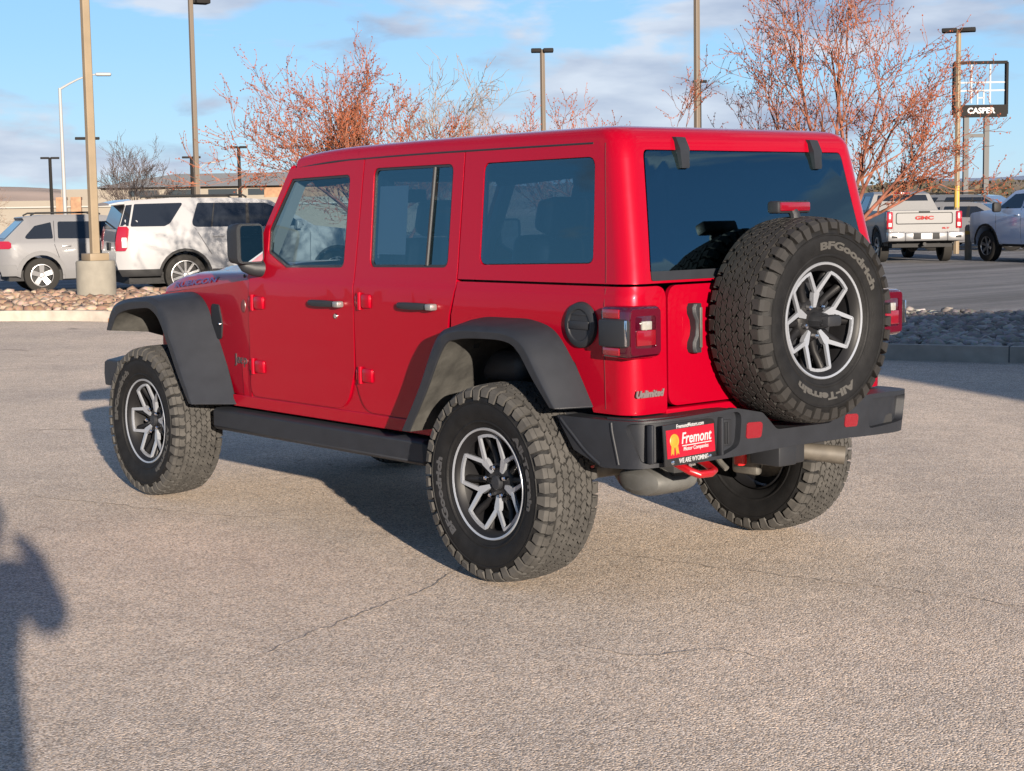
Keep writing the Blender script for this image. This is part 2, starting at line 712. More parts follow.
# kerb joints
jm = MB()
acc = 1.9
for i in range(1, len(fe)):
    a, b = Vector((*fe[i - 1], 0)), Vector((*fe[i], 0))
    acc += (b - a).length
    if acc > 2.4:
        acc = 0
        t = (b - a).normalized()
        nrm = Vector((t.y, -t.x, 0))
        jm.box(b + nrm * -0.075 + Vector((0, 0, 0.075)), (0.012, 0.172, 0.158), Matrix.Rotation(math.atan2(t.y, t.x), 3, 'Z'))
jo = jm.build('kerb_joints', mat('joint_dark', (0.06, 0.06, 0.06), 0.95), smooth=0)
jo['kind'] = 'structure'
# gutter strip: smoother concrete pan in front of the kerb
gm = MB()
rows = []
for i in range(len(fe)):
    a = Vector((*fe[max(i - 1, 0)], 0))
    b = Vector((*fe[min(i + 1, len(fe) - 1)], 0))
    t = (b - a).normalized()
    nrm = Vector((t.y, -t.x, 0))
    q = Vector((*fe[i], -0.003))
    rows.append([q + nrm * -0.02, q + nrm * 0.38])
island_poly = fe + be
sheet('island_bed', island_poly, 0.05, mat('island_soil', (0.22, 0.16, 0.11), 0.95, noise=0.3, nscale=3))


def inside(x, y, poly):
    c = False
    n = len(poly)
    for i in range(n):
        x1, y1 = poly[i]
        x2, y2 = poly[i - 1]
        if (y1 > y) != (y2 > y) and x < (x2 - x1) * (y - y1) / (y2 - y1) + x1:
            c = not c
    return c


def rocks(name, x0, x1, y0, y1, n, smin, smax, m):
    rnd = random.Random(3)
    bases = []
    for k in range(6):
        bm = bmesh.new()
        bmesh.ops.create_icosphere(bm, subdivisions=1, radius=1.0)
        for v in bm.verts:
            v.co *= rnd.uniform(0.7, 1.2)
        bases.append(([v.co.copy() for v in bm.verts], [[v.index for v in f.verts] for f in bm.faces]))
        bm.free()
    mb = MB()
    c = 0
    while c < n:
        x, y = rnd.uniform(x0, x1), rnd.uniform(y0, y1)
        if not inside(x, y, island_poly):
            continue
        # keep clear of the kerb
        if min((x - q[0]) ** 2 + (y - q[1]) ** 2 for q in fe) < 0.22 ** 2:
            continue
        c += 1
        s = rnd.uniform(smin, smax)
        vs, fs = bases[rnd.randrange(6)]
        Mx = Matrix.Translation((x, y, 0.06 + s * 0.4 + rnd.uniform(0, 0.05))) @ Matrix.Rotation(rnd.uniform(0, 6.3), 4, 'Z') @ Matrix.Rotation(rnd.uniform(-.5, .5), 4, 'X') @ Matrix.Diagonal((s * rnd.uniform(.8, 1.5), s, s * rnd.uniform(.45, .8), 1))
        mb.add([Mx @ v for v in vs], fs)
    o = mb.build(name, m, smooth=85, fixn=False)
    o['kind'] = 'stuff'
    return o


def rock_mat(name, a, b_, c_):
    m = bpy.data.materials.new(name)
    m.use_nodes = True
    nt = m.node_tree
    N, L = nt.nodes.new, nt.links.new
    b = nt.nodes['Principled BSDF']
    b.inputs['Roughness'].default_value = 0.9
    geo = N('ShaderNodeNewGeometry')
    r = N('ShaderNodeValToRGB')
    r.color_ramp.elements[0].color = (*a, 1)
    r.color_ramp.elements[1].color = (*b_, 1)
    e = r.color_ramp.elements.new(0.5)
    e.color = (*c_, 1)
    L(geo.outputs['Random Per Island'], r.inputs['Fac'])
    n = N('ShaderNodeTexNoise')
    n.inputs['Scale'].default_value = 18
    L(geo.outputs['Position'], n.inputs['Vector'])
    mx = N('ShaderNodeMixRGB')
    mx.blend_type = 'MULTIPLY'
    mx.inputs['Fac'].default_value = 0.5
    L(r.outputs['Color'], mx.inputs['Color1'])
    L(n.outputs['Color'], mx.inputs['Color2'])
    L(mx.outputs['Color'], b.inputs['Base Color'])
    return m


m_rock = rock_mat('river_rock', (0.17, 0.10, 0.065), (0.36, 0.28, 0.22), (0.25, 0.165, 0.115))
m_rock2 = rock_mat('grey_river_rock', (0.20, 0.17, 0.15), (0.46, 0.42, 0.38), (0.30, 0.26, 0.23))
rocks('river_rocks', 17.5, 31, -11.5, 2, 3600, 0.05, 0.13, m_rock)
rocks('grey_river_rocks', 2.4, 9.8, -14.2, -8.0, 6500, 0.03, 0.085, m_rock2)

# ------------------------------------------------------------------ the red off-roader
def paint_mat(name, col, coat=1.0):
    m = mat(name, col, 0.35, coat=coat, spec=0.5, bump=0.22, bscale=2.4)
    b = m.node_tree.nodes['Principled BSDF']
    b.inputs['Coat Roughness'].default_value = 0.02
    b.inputs['Coat IOR'].default_value = 1.28
    return m


RED = paint_mat('red_car_paint', (0.250, 0.0005, 0.010), 0.75)
RED.node_tree.nodes['Principled BSDF'].inputs['Metallic'].default_value = 0.22
RED.node_tree.nodes['Principled BSDF'].inputs['Roughness'].default_value = 0.30
RED.node_tree.nodes['Principled BSDF'].inputs['Specular IOR Level'].default_value = 0.08
BLK = mat('black_plastic', (0.014, 0.015, 0.018), 0.5, spec=0.3, bump=0.12, bscale=900)
FLR = mat('grey_black_flare_plastic', (0.0135, 0.015, 0.019), 0.48, spec=0.28, noise=0.12, nscale=14, bump=0.10, bscale=700)
DARK = mat('dark_underbody', (0.012, 0.012, 0.013), 0.85)
LINER = mat('dusty_wheel_liner', (0.030, 0.029, 0.026), 0.85, noise=0.55, nscale=9, bump=0.4, bscale=30)
SEAL = mat('window_rubber', (0.012, 0.012, 0.014), 0.45)
RUB = mat('tyre_rubber', (0.0075, 0.0075, 0.008), 0.6, spec=0.15, noise=0.25, nscale=20, bump=0.15, bscale=150)
RUBD = mat('tyre_tread_dusty', (0.034, 0.032, 0.0295), 0.85, noise=0.35, nscale=16)
SILV = mat('machined_silver', (0.235, 0.25, 0.28), 0.30, metal=0.35, spec=0.8)
GBLK = mat('gloss_black_wheel', (0.006, 0.006, 0.007), 0.5, spec=0.25)
CHR = mat('chrome', (0.75, 0.75, 0.77), 0.10, metal=1.0)
STEEL = mat('weathered_steel', (0.12, 0.115, 0.105), 0.5, metal=0.6, noise=0.4, nscale=12)
ALU = mat('exhaust_steel', (0.075, 0.066, 0.055), 0.6, metal=0.1, noise=0.25, nscale=14)
TRIM = mat('interior_dark', (0.020, 0.021, 0.024), 0.75)
SEATM = mat('seat_leather', (0.028, 0.029, 0.033), 0.55, bump=0.2, bscale=120)
GREYM = mat('interior_grey', (0.16, 0.17, 0.18), 0.7)
WHT = mat('white_letters', (0.30, 0.30, 0.31), 0.5)
REDL = mat('red_lens', (0.055, 0.0006, 0.006), 0.12, coat=1.0)
REDL2 = mat('bright_red_reflector', (0.135, 0.0015, 0.007), 0.2, coat=1.0)
DREDL = mat('dark_red_lens', (0.030, 0.0005, 0.005), 0.08, coat=1.0)
CLRL = mat('clear_lens', (0.30, 0.29, 0.27), 0.1, metal=0.3, coat=1.0)
G_FRONT = glass('clear_glass', (0.52, 0.62, 0.66), 1.75)
G_PRIV = glass('privacy_glass', (0.15, 0.20, 0.25), 2.15)
G_REAR = glass('dark_rear_glass', (0.10, 0.13, 0.16), 2.2)

JEEP = empty('off_road_vehicle', (0, 0, 0))
tag(JEEP, 'shiny red four-door off-roader with black fender flares and a spare wheel on its tailgate', 'car')

TB = [0.40, 0.50, 0.70, 1.00, 1.195, 1.225, 1.25, 1.30, 1.73, 1.797, 1.815, 1.83, 1.845, 1.86, 1.88, 1.92, 2.0, 2.2]
TZ = [0.40, 0.50, 0.70, 1.00, 1.195, 1.225, 1.25, 1.30, 1.73, 1.797, 1.815, 1.829, 1.840, 1.848, 1.854, 1.859, 1.865, 1.872]
TW = [.762, .766, .776, .783, .780, .772, .769, .762, .715, .707, .704, .700, .692, .680, .662, .625, .55, .35]
TX = [-.70, -.705, -.71, -.712, -.711, -.708, -.705, -.696, -.606, -.590, -.577, -.565, -.551, -.536, -.516, -.48, -.40, -.2]
Wf = lambda b: float(np.interp(b, TB, TW))
Xf = lambda b: float(np.interp(b, TB, TX))
Zf = lambda b: float(np.interp(b, TB, TZ))
BCUT = [0.6, 0.7, 0.85, 1.0, 1.1, 1.195, 1.21, 1.225, 1.25, 1.275, 1.30, 1.4, 1.5, 1.6, 1.73, 1.797, 1.806, 1.815, 1.822, 1.83, 1.838, 1.845, 1.852, 1.86, 1.87, 1.88, 1.9, 1.92, 1.96]
U0, CR, WREF = -0.63, 0.085, 0.775
UARC = CR * PI / 2
UC = U0 - UARC - (WREF - CR)          # u of the car's centre line on the rear face


def roof_drop(x):
    d = 0.0
    if x > 0.4:
        t = min(1.0, (x - 0.4) / 0.76)
        d += 0.007 * t * t
    if x > 1.16:
        t = (x - 1.16) / 0.61
        d += 0.034 * t * t
    return d


def P_side(x, b, off):
    z = Zf(b)
    if b > 1.7:
        z -= roof_drop(x) * min(1.0, (b - 1.7) / 0.09)
    return (x, Wf(b) + off, z)


def P_flat(x, b, off):
    return (x, Wf(b) + off, b)


def wrap(u, b, off):
    if u < UC - 1e-9:
        x, y, z = wrap(2 * UC - u, b, off)
        return (x, -y, z)
    W, X, z = Wf(b), Xf(b), Zf(b)
    sh = X + CR - U0
    if u >= U0:
        t = min(1, max(0, (0.37 - u)))
        if b > 1.7:
            z -= roof_drop(u) * min(1.0, (b - 1.7) / 0.09)
        return (u + sh * t, W + off, z)
    if u >= U0 - UARC:
        a = (U0 - u) / CR
        return (U0 + sh - (CR + off) * math.sin(a), W - CR + (CR + off) * math.cos(a), z)
    yy = u - UC
    if yy > 0.5:
        yy = 0.5 + (yy - 0.5) * (W - CR - 0.5) / (WREF - CR - 0.5)
    return (X - off, yy, z)


def us(x, b):
    sh = Xf(b) + CR - U0
    return (x - 0.37 * sh) / (1 - sh)


def ur(y, b):
    if y < 0:
        return 2 * UC - ur(-y, b)
    W = Wf(b)
    if y > 0.5:
        y = 0.5 + (y - 0.5) * (WREF - CR - 0.5) / (W - CR - 0.5)
    return UC + y


def S(x, b, r=0):
    return (us(x, b), b, r)


def Q(y, b, r=0):
    return (ur(y, b), b, r)


UCUT = [U0 - UARC * k / 12 for k in range(13)] + [2 * UC - (U0 - UARC * k / 12) for k in range(13)] + [UC + 0.5, UC, UC - 0.5]
PB = 0.0045


def both(f):
    f(False)
    f(True)


# --- tub: rear quarters with the rounded rear corners
def tub_quarter(mir):
    o = rp([S(.366, 1.236, .01), Q(.582, 1.236, .05), Q(.580, .742, .02), S(-.50, .742), S(-.40, .93), S(-.28, 1.02), S(-.10, 1.04), S(.18, 1.04), S(.30, 1.01), S(.405, .93), S(.40, 1.09), S(.366, 1.20)])
    p = panel(dens(o, 0.06), [], wrap, .02, UCUT, BCUT)
    p.build('rear_quarter_panel', RED, JEEP, bevel=PB, mirror=mir)


both(tub_quarter)
# --- tailgate
tg = panel(dens(rp([(UC + .572, 1.236, .05), (UC - .572, 1.236, .05), (UC - .572, .765, .05), (UC + .572, .765, .05)]), .08), [], wrap, .02, [UC + .5, UC - .5], BCUT)
TAILGATE = tg.build('tailgate', RED, JEEP, bevel=PB)
# valance under the tailgate
vb = MB()
vb.box((-.675, 0, .70), (.06, 1.16, .11), bev=.01)
vb.build('rear_valance', RED, JEEP)

# --- hardtop: one shell over the rear seats and the cargo area
GY0, GY1, GB0, GB1 = .590, .655, 1.758, 1.280   # liftgate glass half widths and heights
g_out = lambda e: [Q(GY0 + e, GB0 + e, .03), Q(-GY0 - e, GB0 + e, .03), Q(-GY1 - e, GB1 - e, .02), Q(GY1 + e, GB1 - e, .02)]
# quarter window
q_out = lambda e: [S(.231 + e, 1.732 + e, .035), S(-.452 - e, 1.735 + e, .035), S(-.483 - e, 1.327 - e, .035), S(.219 + e, 1.312 - e, .035)]


def mirror_u(pts):
    return [(2 * UC - p[0], p[1]) for p in pts]


ho = [S(.364, 1.246, .006), S(.366, 1.60), S(.368, 1.7955), S(1.140, 1.7955), S(1.140, 2.0)]
ho = ho + [(2 * UC - p[0], p[1]) for p in reversed(ho)]
hole_q = dens(rp(q_out(.004)), .08)
hole_g = dens(rp(g_out(.004)), .08)
hp = panel(dens(ho, .06), [hole_q, mirror_u(hole_q), hole_g], wrap, .028, UCUT, BCUT)
hp.build('hardtop', RED, JEEP, bevel=PB)


def roof_panel(mir):
    o = [(1.148, 1.7955), (1.72, 1.7955), (1.72, 1.83), (1.70, 1.86), (1.66, 2.0), (1.148, 2.0)]
    panel(dens(o, .05), [], P_side, .03, frange(1.2, 1.7, .05), BCUT).build('roof_panel', RED, JEEP, bevel=PB, mirror=mir)


both(roof_panel)
rc = MB()
rows = []
for x in frange(-.40, 1.72, .1):
    rows.append([(x, y, 1.869 - .012 * (abs(y) / .56) ** 2 - roof_drop(x) - (.0 if x > -.3 else .006)) for y in frange(-.552, .552, .092)])
rc.loft(rows)
rc.build('roof_skin', RED, JEEP)
# front nose of the roof
rn = MB()
rows = []
for y in frange(-.69, .69, .06):
    k = 1 - .02 * (y / .69) ** 2
    rows.append([(1.70, y * k, 1.862 - roof_drop(1.70) - .02 * (abs(y) / .69) ** 4), (1.735, y * k, 1.845 - roof_drop(1.72) - .012 * (abs(y) / .69) ** 4), (1.757, y * k, 1.822 - roof_drop(1.74)), (1.775, y * k, 1.795 - roof_drop(1.76)), (1.72, y * k, 1.787 - roof_drop(1.74))])
rn.loft(rows)
rn.build('roof_front_edge', RED, JEEP, smooth=60)

# drip groove along the roof edge
for sy in (1, -1):
    dg = MB()
    dg.tube([(x, sy * (Wf(1.791) - .003), 1.7905 - roof_drop(x)) for x in frange(-.44, 1.775, .12)], .0055, 6)
    dg.build('drip_groove', SEAL, JEEP)


# --- doors
def fdoor(mir):
    o = rp([(2.088, 1.20), (2.062, 1.315), (1.968, 1.475), (1.772, 1.758, .02), (1.131, 1.786, .012), (1.152, 1.21), (1.146, 1.0), (1.156, .80), (1.235, .612, .13), (2.112, .612, .10), (2.102, .72)])
    win = [(1.752, 1.708, .03), (1.237, 1.716, .03), (1.246, 1.281, .03), (1.757, 1.273, .02), (1.930, 1.345, .02), (1.932, 1.463, .03)]
    D = panel(dens(o, .07), [dens(rp(win), .05)], P_flat, .03, frange(1.2, 2.1, .15), BCUT).build('front_door', RED, JEEP, bevel=PB, mirror=mir)
    wi = [(1.743, 1.696, .022), (1.249, 1.704, .022), (1.258, 1.293, .022), (1.750, 1.285, .015), (1.918, 1.353, .015), (1.918, 1.455, .02)]
    fl = lambda x, b, off: P_flat(x, b, off - .006)
    panel(dens(rp(win), .05), [dens(rp(wi), .05)], fl, .02, (), BCUT).build('window_seal', SEAL, D, bevel=.003, mirror=mir)
    gl = lambda x, b, off: P_flat(x, b, off - .012)
    panel(dens(rp(wi), .2), [], gl, .0, (), ()) if False else None
    g = MB()
    ring = dens(rp(wi), .05)
    g.add([gl(a, b, 0) for a, b in ring], [tuple(range(len(ring)))])
    g.build('window', G_FRONT, D, smooth=0, mirror=mir)
    # inner trim card
    panel([(2.08, .62), (2.07, 1.27), (1.15, 1.27), (1.15, .62)], [], lambda x, b, off: P_flat(x, b, off - .05), .05).build('door_card', TRIM, D, mirror=mir)
    handle(D, 1.228, 1.504, 1.110, mir)
    lk = MB()
    lk.lathe([(0, .004), (.011, .004), (.013, 0), (.013, -.01)], 16, Matrix.Translation((1.289, .787, 1.053)))
    lk.build('door_lock', CHR, D, mirror=mir)
    hinge(D, 1.94, 2.06, 1.093, mir)
    hinge(D, 1.955, 2.075, .768, mir)
    return D


def handle(D, x0, x1, z, mir):
    cx = (x0 + x1) / 2
    h = MB()
    y = Wf(z)
    # recess cup behind, grip strap in front, push button at the rear
    prof = []
    n = 14
    rows = []
    for i in range(n + 1):
        t = i / n
        x = x0 + .05 + (x1 - x0 - .05) * t
        k = math.sin(PI * min(1, max(0, t))) ** .35 if 0 < t < 1 else 0.25
        hy = .036 * (0.55 + 0.45 * k)
        hz = .017 * (0.6 + 0.4 * k)
        rows.append([(x, y + hy + .006 * math.cos(a) - .006, z + hz * math.sin(a)) if math.cos(a) > 0 else (x, y + .002, z + hz * math.sin(a)) for a in [2 * PI * j / 12 for j in range(12)]])
    h.loft(rows, close_u=True, cap=True)
    h.build('handle', BLK, D, mirror=mir, smooth=50)
    b = MB()
    b.box((x0 + .022, y + .018, z), (.046, .04, .030), bev=.008)
    b.build('handle_button', STEEL if False else GREYB, D, mirror=mir)


GREYB = mat('button_grey', (0.20, 0.20, 0.20), 0.35, metal=0.5)


def hinge(D, x0, x1, z, mir):
    h = MB()
    y = Wf(z)
    h.box(((x0 + x1) / 2 - .012, y + .000, z), (x1 - x0 - .03, .026, .066), bev=.010)
    h.tube([(x1 - .012, y + .006, z - .040), (x1 - .012, y + .006, z + .040)], .012, 12)
    h.box((x1 + .012, y - .001, z), (.03, .020, .054), bev=.008)
    h.build('hinge', RED, D, mirror=mir)


def rdoor(mir):
    o = rp([(1.124, 1.786, .012), (.375, 1.791, .012), (.373, 1.21), (.415, 1.095), (.44, .97), (.52, .84), (.60, .70), (.64, .612), (1.09, .612, .10), (1.142, .74), (1.138, 1.0), (1.145, 1.21)])
    win = [(1.048, 1.739, .035), (.447, 1.740, .035), (.443, 1.293, .035), (1.032, 1.286, .035)]
    D = panel(dens(o, .07), [dens(rp(win), .05)], P_flat, .03, frange(.4, 1.1, .15), BCUT).build('rear_door', RED, JEEP, bevel=PB, mirror=mir)
    wi = [(1.036, 1.727, .025), (.459, 1.728, .025), (.455, 1.305, .025), (1.020, 1.298, .025)]
    fl = lambda x, b, off: P_flat(x, b, off - .006)
    panel(dens(rp(win), .05), [dens(rp(wi), .05)], fl, .02, (), BCUT).build('window_seal', SEAL, D, bevel=.003, mirror=mir)
    gl = lambda x, b, off: P_flat(x, b, off - .012)
    ring = dens(rp(wi), .05)
    g = MB()
    g.add([gl(a, b, 0) for a, b in ring], [tuple(range(len(ring)))])
    g.build('window', G_PRIV, D, smooth=0, mirror=mir)
    d = MB()
    d.tube([(.586 + (1.73 - z) * .03, Wf(z) - .005, z) for z in (1.73, 1.6, 1.45, 1.30)], .009, 8)
    d.build('window_divider', BLK, D, mirror=mir)
    panel([(1.13, .62), (1.13, 1.28), (.40, 1.28), (.45, .95), (.62, .62)], [], lambda x, b, off: P_flat(x, b, off - .05), .05).build('door_card', TRIM, D, mirror=mir)
    handle(D, .500, .771, 1.121, mir)
    hinge(D, 1.00, 1.10, 1.13, mir)
    hinge(D, 1.00, 1.11, .785, mir)
    return D


both(fdoor)
both(rdoor)


def sill(mir):
    o = [(2.30, .545), (2.30, .606), (.55, .606), (.55, .545)]
    panel(dens(o, .15), [], P_side, .03).build('sill', RED, JEEP, bevel=PB, mirror=mir)
    # body structure that shows at the bottom of the gap between the doors
    panel([(2.2, .55), (2.2, .80), (.66, .80), (.60, .55)], [], lambda x, b, off: P_side(x, b, off - .009), .01).build('rocker_panel', RED, JEEP, mirror=mir)
    # dark inner wall behind the shut lines
    panel([(2.12, .78), (2.12, 1.25), (2.05, 1.25), (2.05, .78)], [], lambda x, b, off: P_side(x, b, off - .035), .03).build('hinge_pillar', DARK, JEEP, mirror=mir)
    panel([(1.20, .80), (1.20, 1.79), (1.08, 1.79), (1.08, .80)], [], lambda x, b, off: P_flat(x, b, off - .035), .04, (), BCUT).build('centre_pillar', DARK, JEEP, mirror=mir)
    panel([(.44, .95), (.44, 1.79), (.29, 1.79), (.29, .95)], [], lambda x, b, off: P_flat(x, b, off - .035), .03, (), BCUT).build('rear_pillar', DARK, JEEP, mirror=mir)
    panel([(1.78, 1.735), (1.78, 1.76), (1.1, 1.795), (-.5, 1.795), (-.5, 1.765), (1.1, 1.760)], [], lambda x, b, off: (x, Wf(b) + off - .032, b), .03).build('roof_rail', DARK, JEEP, mirror=mir)
    panel([(2.12, 1.20), (2.12, 1.262), (-.55, 1.262), (-.55, 1.20)], [], lambda x, b, off: P_side(x, b, off - .04), .02).build('belt_rail', DARK, JEEP, mirror=mir)
    # rock rail
    rr = MB()
    pr = [(.79, .525), (.805, .515), (.805, .425), (.79, .41), (.69, .41), (.68, .43), (.68, .53)]
    rows = []
    for x, k in ((2.47, .0), (2.45, 1), (.60, 1), (.58, 0)):
        rows.append([(x, .745 + (y - .745) * (1 if k else .75), .47 + (z - .47) * (1 if k else .7)) for y, z in pr])
    rr.loft(rows, close_u=True, cap=True)
    rr.build('rock_rail', FLR, JEEP, bevel=.006, mirror=mir)


both(sill)

# --- pressed seams of the rear corner panels
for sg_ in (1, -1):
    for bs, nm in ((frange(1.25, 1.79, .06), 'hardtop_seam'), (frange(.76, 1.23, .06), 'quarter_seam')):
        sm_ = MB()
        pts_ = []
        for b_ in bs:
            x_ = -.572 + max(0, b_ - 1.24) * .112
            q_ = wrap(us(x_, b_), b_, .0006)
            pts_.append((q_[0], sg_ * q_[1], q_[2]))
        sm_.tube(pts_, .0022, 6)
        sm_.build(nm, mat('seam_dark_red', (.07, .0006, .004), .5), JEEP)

# --- quarter windows and liftgate glass
for mir in (False, True):
    ring = dens(rp(q_out(.0)), .04)
    g = MB()
    g.add([wrap(u, b, -.003) for u, b in ring], [tuple(range(len(ring)))])
    g.build('quarter_window', G_PRIV, JEEP, smooth=0, mirror=mir)
    ro = MB()
    panel(dens(rp(q_out(.003)), .05), [dens(rp(q_out(-.010)), .05)], lambda u, b, off: wrap(u, b, off - .008), .012, (), BCUT, ro)
    ro.build('quarter_window_seal', SEAL, JEEP, mirror=mir)
ring = dens(rp(g_out(.0)), .06)
gp = panel(ring, [], lambda u, b, off: wrap(u, b, off + .002), .005, UCUT, BCUT)
GLASSGATE = gp.build('liftgate_glass', G_REAR, JEEP, smooth=30)
bl = panel(dens(rp([Q(.655, 1.292), Q(-.655, 1.292), Q(-.657, 1.256, .01), Q(.657, 1.256, .01)]), .05), [], lambda u, b, off: wrap(u, b, off + .006), .012, UCUT, BCUT)
bl.build('glass_lower_trim', FLR, JEEP, bevel=.003)
# black ceramic border round the glass, inside
cb = panel(dens(rp(g_out(-.001)), .06), [dens(rp(g_out(-.022)), .06)], lambda u, b, off: wrap(u, b, off - .006), .002, UCUT, BCUT)
cb.build('glass_border', SEAL, GLASSGATE)
for yc, ti in ((.388, .012), (-.415, -.012)):
    h = MB()
    xs = Xf(1.77)
    prof = [(.0, 1.815, .026), (.022, 1.812, .026), (.028, 1.765, .027), (.022, 1.74, .024), (.018, 1.70, .022), (.014, 1.69, .020), (-.02, 1.69, .020)]
    rows = []
    for off, z, hw in prof:
        x = Xf(z) - off
        rows.append([(x, yc + hw, z), (x, yc - hw, z)])
    fsrows = [[(Xf(z) - off, yc - hw, z) for off, z, hw in prof], [(Xf(z) - off, yc + hw, z) for off, z, hw in prof]]
    h.loft(fsrows)
    h.add([q for q in fsrows[0]] + [(Xf(p[1]) + .01, yc - p[2], p[1]) for p in prof], [(i, i + 1, len(prof) + i + 1, len(prof) + i) for i in range(len(prof) - 1)])
    h.add([q for q in fsrows[1]] + [(Xf(p[1]) + .01, yc + p[2], p[1]) for p in prof], [(i, i + 1, len(prof) + i + 1, len(prof) + i) for i in range(len(prof) - 1)])
    h.build('glass_hinge', FLR, GLASSGATE, bevel=.006, bang=35)

# --- windshield frame
def wsf(t, y, off):
    # t: 0 at cowl .. 1 at header
    n = Vector((.87, 0, .50))
    c = Vector((2.125, 0, 1.215)).lerp(Vector((1.765, 0, 1.775)), t)
    k = .768 + (.708 - .768) * t
    return (c.x + n.x * off, y * k, c.z + n.z * off)


wo = rp([(0, 1.0), (1, 1.0, .03), (1, -1.0, .03), (0, -1.0)])
wi = rp([(.10, .90, .04), (.92, .90, .05), (.92, -.90, .05), (.10, -.90, .04)])
panel(dens(wo, .1), [dens(wi, .1)], wsf, .03, frange(.1, .9, .1), frange(-.9, .9, .15)).build('windshield_frame', RED, JEEP, bevel=.008)
panel(dens(rp([(-.02, .985), (1.0, .985, .03), (1.0, -.985, .03), (-.02, -.985)]), .1), [dens(wi, .1)], lambda a, b_, o: wsf(a, b_, o - .031), .045, frange(.1, .9, .1), frange(-.9, .9, .15)).build('windshield_trim', GREYM, JEEP)
g = MB()
rg = dens(wi, .1)
g.add([wsf(a, b, -.012) for a, b in rg], [tuple(range(len(rg)))])
g.build('windshield', G_FRONT, JEEP, smooth=0)

# --- cowl sides, hood, grille
def cowl_y(x, z):
    """half width of the nose: narrows forward of the doors"""
    t = max(0.0, (x - 2.10) / 1.25)
    return Wf(min(z, 1.25)) - .005 - .165 * t ** 1.1


def cowl(mir):
    o = rp([(2.096, 1.205), (2.108, .72), (2.118, .606), (2.45, .606), (2.95, .95), (3.35, .95), (3.35, 1.095, .01), (2.12, 1.205)])
    panel(dens(o, .06), [], lambda x, z, off: (x, cowl_y(x, z) + off, z), .02, frange(2.2, 3.3, .1), frange(.65, 1.2, .1)).build('front_side_panel', RED, JEEP, bevel=PB, mirror=mir)
    v = rp([(2.57, 1.068, .02), (2.475, 1.066, .02), (2.435, .97, .03), (2.455, .885, .02), (2.57, .885, .02)])
    panel(dens(v, .03), [], lambda x, z, off: (x, cowl_y(x, z) + off + .008, z), .02).build('fender_vent', BLK, JEEP, bevel=.004, mirror=mir)
    c = MB()
    c.lathe([(0, .012), (.007, .010), (.009, 0)], 12, Matrix.Translation((2.452, cowl_y(2.452, .96) + .008, .965)))
    c.build('vent_bolt', CHR, JEEP, mirror=mir)


both(cowl)
CB = MB()
CB.box((2.14, 0, 1.0), (.10, 1.44, .42))
CB.build('firewall', DARK, JEEP)


def hood_sec(x):
    t = (x - 2.13) / (3.36 - 2.13)
    hw = .738 - .158 * t ** 1.05
    zs = 1.202 - .100 * t            # lower seam
    zt = 1.283 - .035 * t - .085 * max(0, (t - .62) / .38) ** 2.2   # centre height
    ze = 1.243 - .045 * t - .060 * max(0, (t - .65) / .35) ** 2.0   # shoulder height
    pts = []
    pts.append((hw, zs))
    pts.append((hw - .003, zs + (ze - zs) * .5))
    pts.append((hw - .009, ze - .010))
    pts.append((hw - .034, ze + .003))
    pts.append((hw - .10, ze + .014))
    pts.append((hw - .22, ze + .020))
    pts.append((hw - .27, zt - .006))
    pts.append((hw - .32, zt))
    pts.append((.14, zt + .006))
    pts.append((0, zt + .008))
    full = pts + [(-a, b) for a, b in reversed(pts[:-1])]
    return full


hd = MB()
rows = []
for x in [2.135, 2.14] + frange(2.2, 3.30, .06) + [3.33, 3.352]:
    rows.append([(x, y, z) for y, z in hood_sec(x)])
# nose lip
rows.append([(3.372, y * .985, z - .030 if z > 1.12 else z) for y, z in hood_sec(3.36)])
hd.loft(rows)
hd.build('hood', RED, JEEP, smooth=50)
hs = MB()
hs.box((2.75, 0, 1.06), (1.2, 1.1, .1))
hs.build('engine_bay', DARK, JEEP)
# dark seam under the hood edge
for sy in (1, -1):
    sm = MB()
    sm.tube([(x, sy * (hood_sec(x)[0][0] - .004), hood_sec(x)[0][1] - .004) for x in frange(2.15, 3.34, .1)], .005, 6)
    sm.build('hood_seam', SEAL, JEEP)
ca = MB()
ca.box((2.125, 0, 1.235), (.16, 1.42, .05), bev=.015)
ca.build('cowl_top', RED, JEEP)
for sy in (1, -1):
    fb = MB()
    fb.lathe([(0, .006), (.008, .005), (.010, 0)], 10, Matrix.Translation((2.22, sy * .725, 1.222)))
    fb.build('hood_bolt', SEAL, JEEP)

# grille: seven slots, round lamps
gr = MB()
gmap = lambda a, b, off: (3.365 + off - .02 * (abs(a) / .6) ** 2, a, b)
slots = []
for k in range(-3, 4):
    slots.append(rp([(k * .088 - .026, .80, .02), (k * .088 + .026, .80, .02), (k * .088 + .026, 1.06, .02), (k * .088 - .026, 1.06, .02)]))
panel(rp([(-.62, .76, .05), (.62, .76, .05), (.60, 1.12, .06), (-.60, 1.12, .06)]), slots, gmap, .05, (), (), gr)
gr.build('grille', RED, JEEP, bevel=.006)
gb = MB()
gb.box((3.29, 0, .94), (.02, .66, .30))
gb.build('radiator', DARK, JEEP)
for sy in (1, -1):
    hl = MB()
    hl.lathe([(.0, .03), (.06, .026), (.085, .01), (.092, 0), (.092, -.04)], 32, Matrix.Translation((3.365, sy * .43, .95)) @ Matrix.Rotation(R(-90), 4, 'Z'))
    hl.build('headlight', CLRL, JEEP)
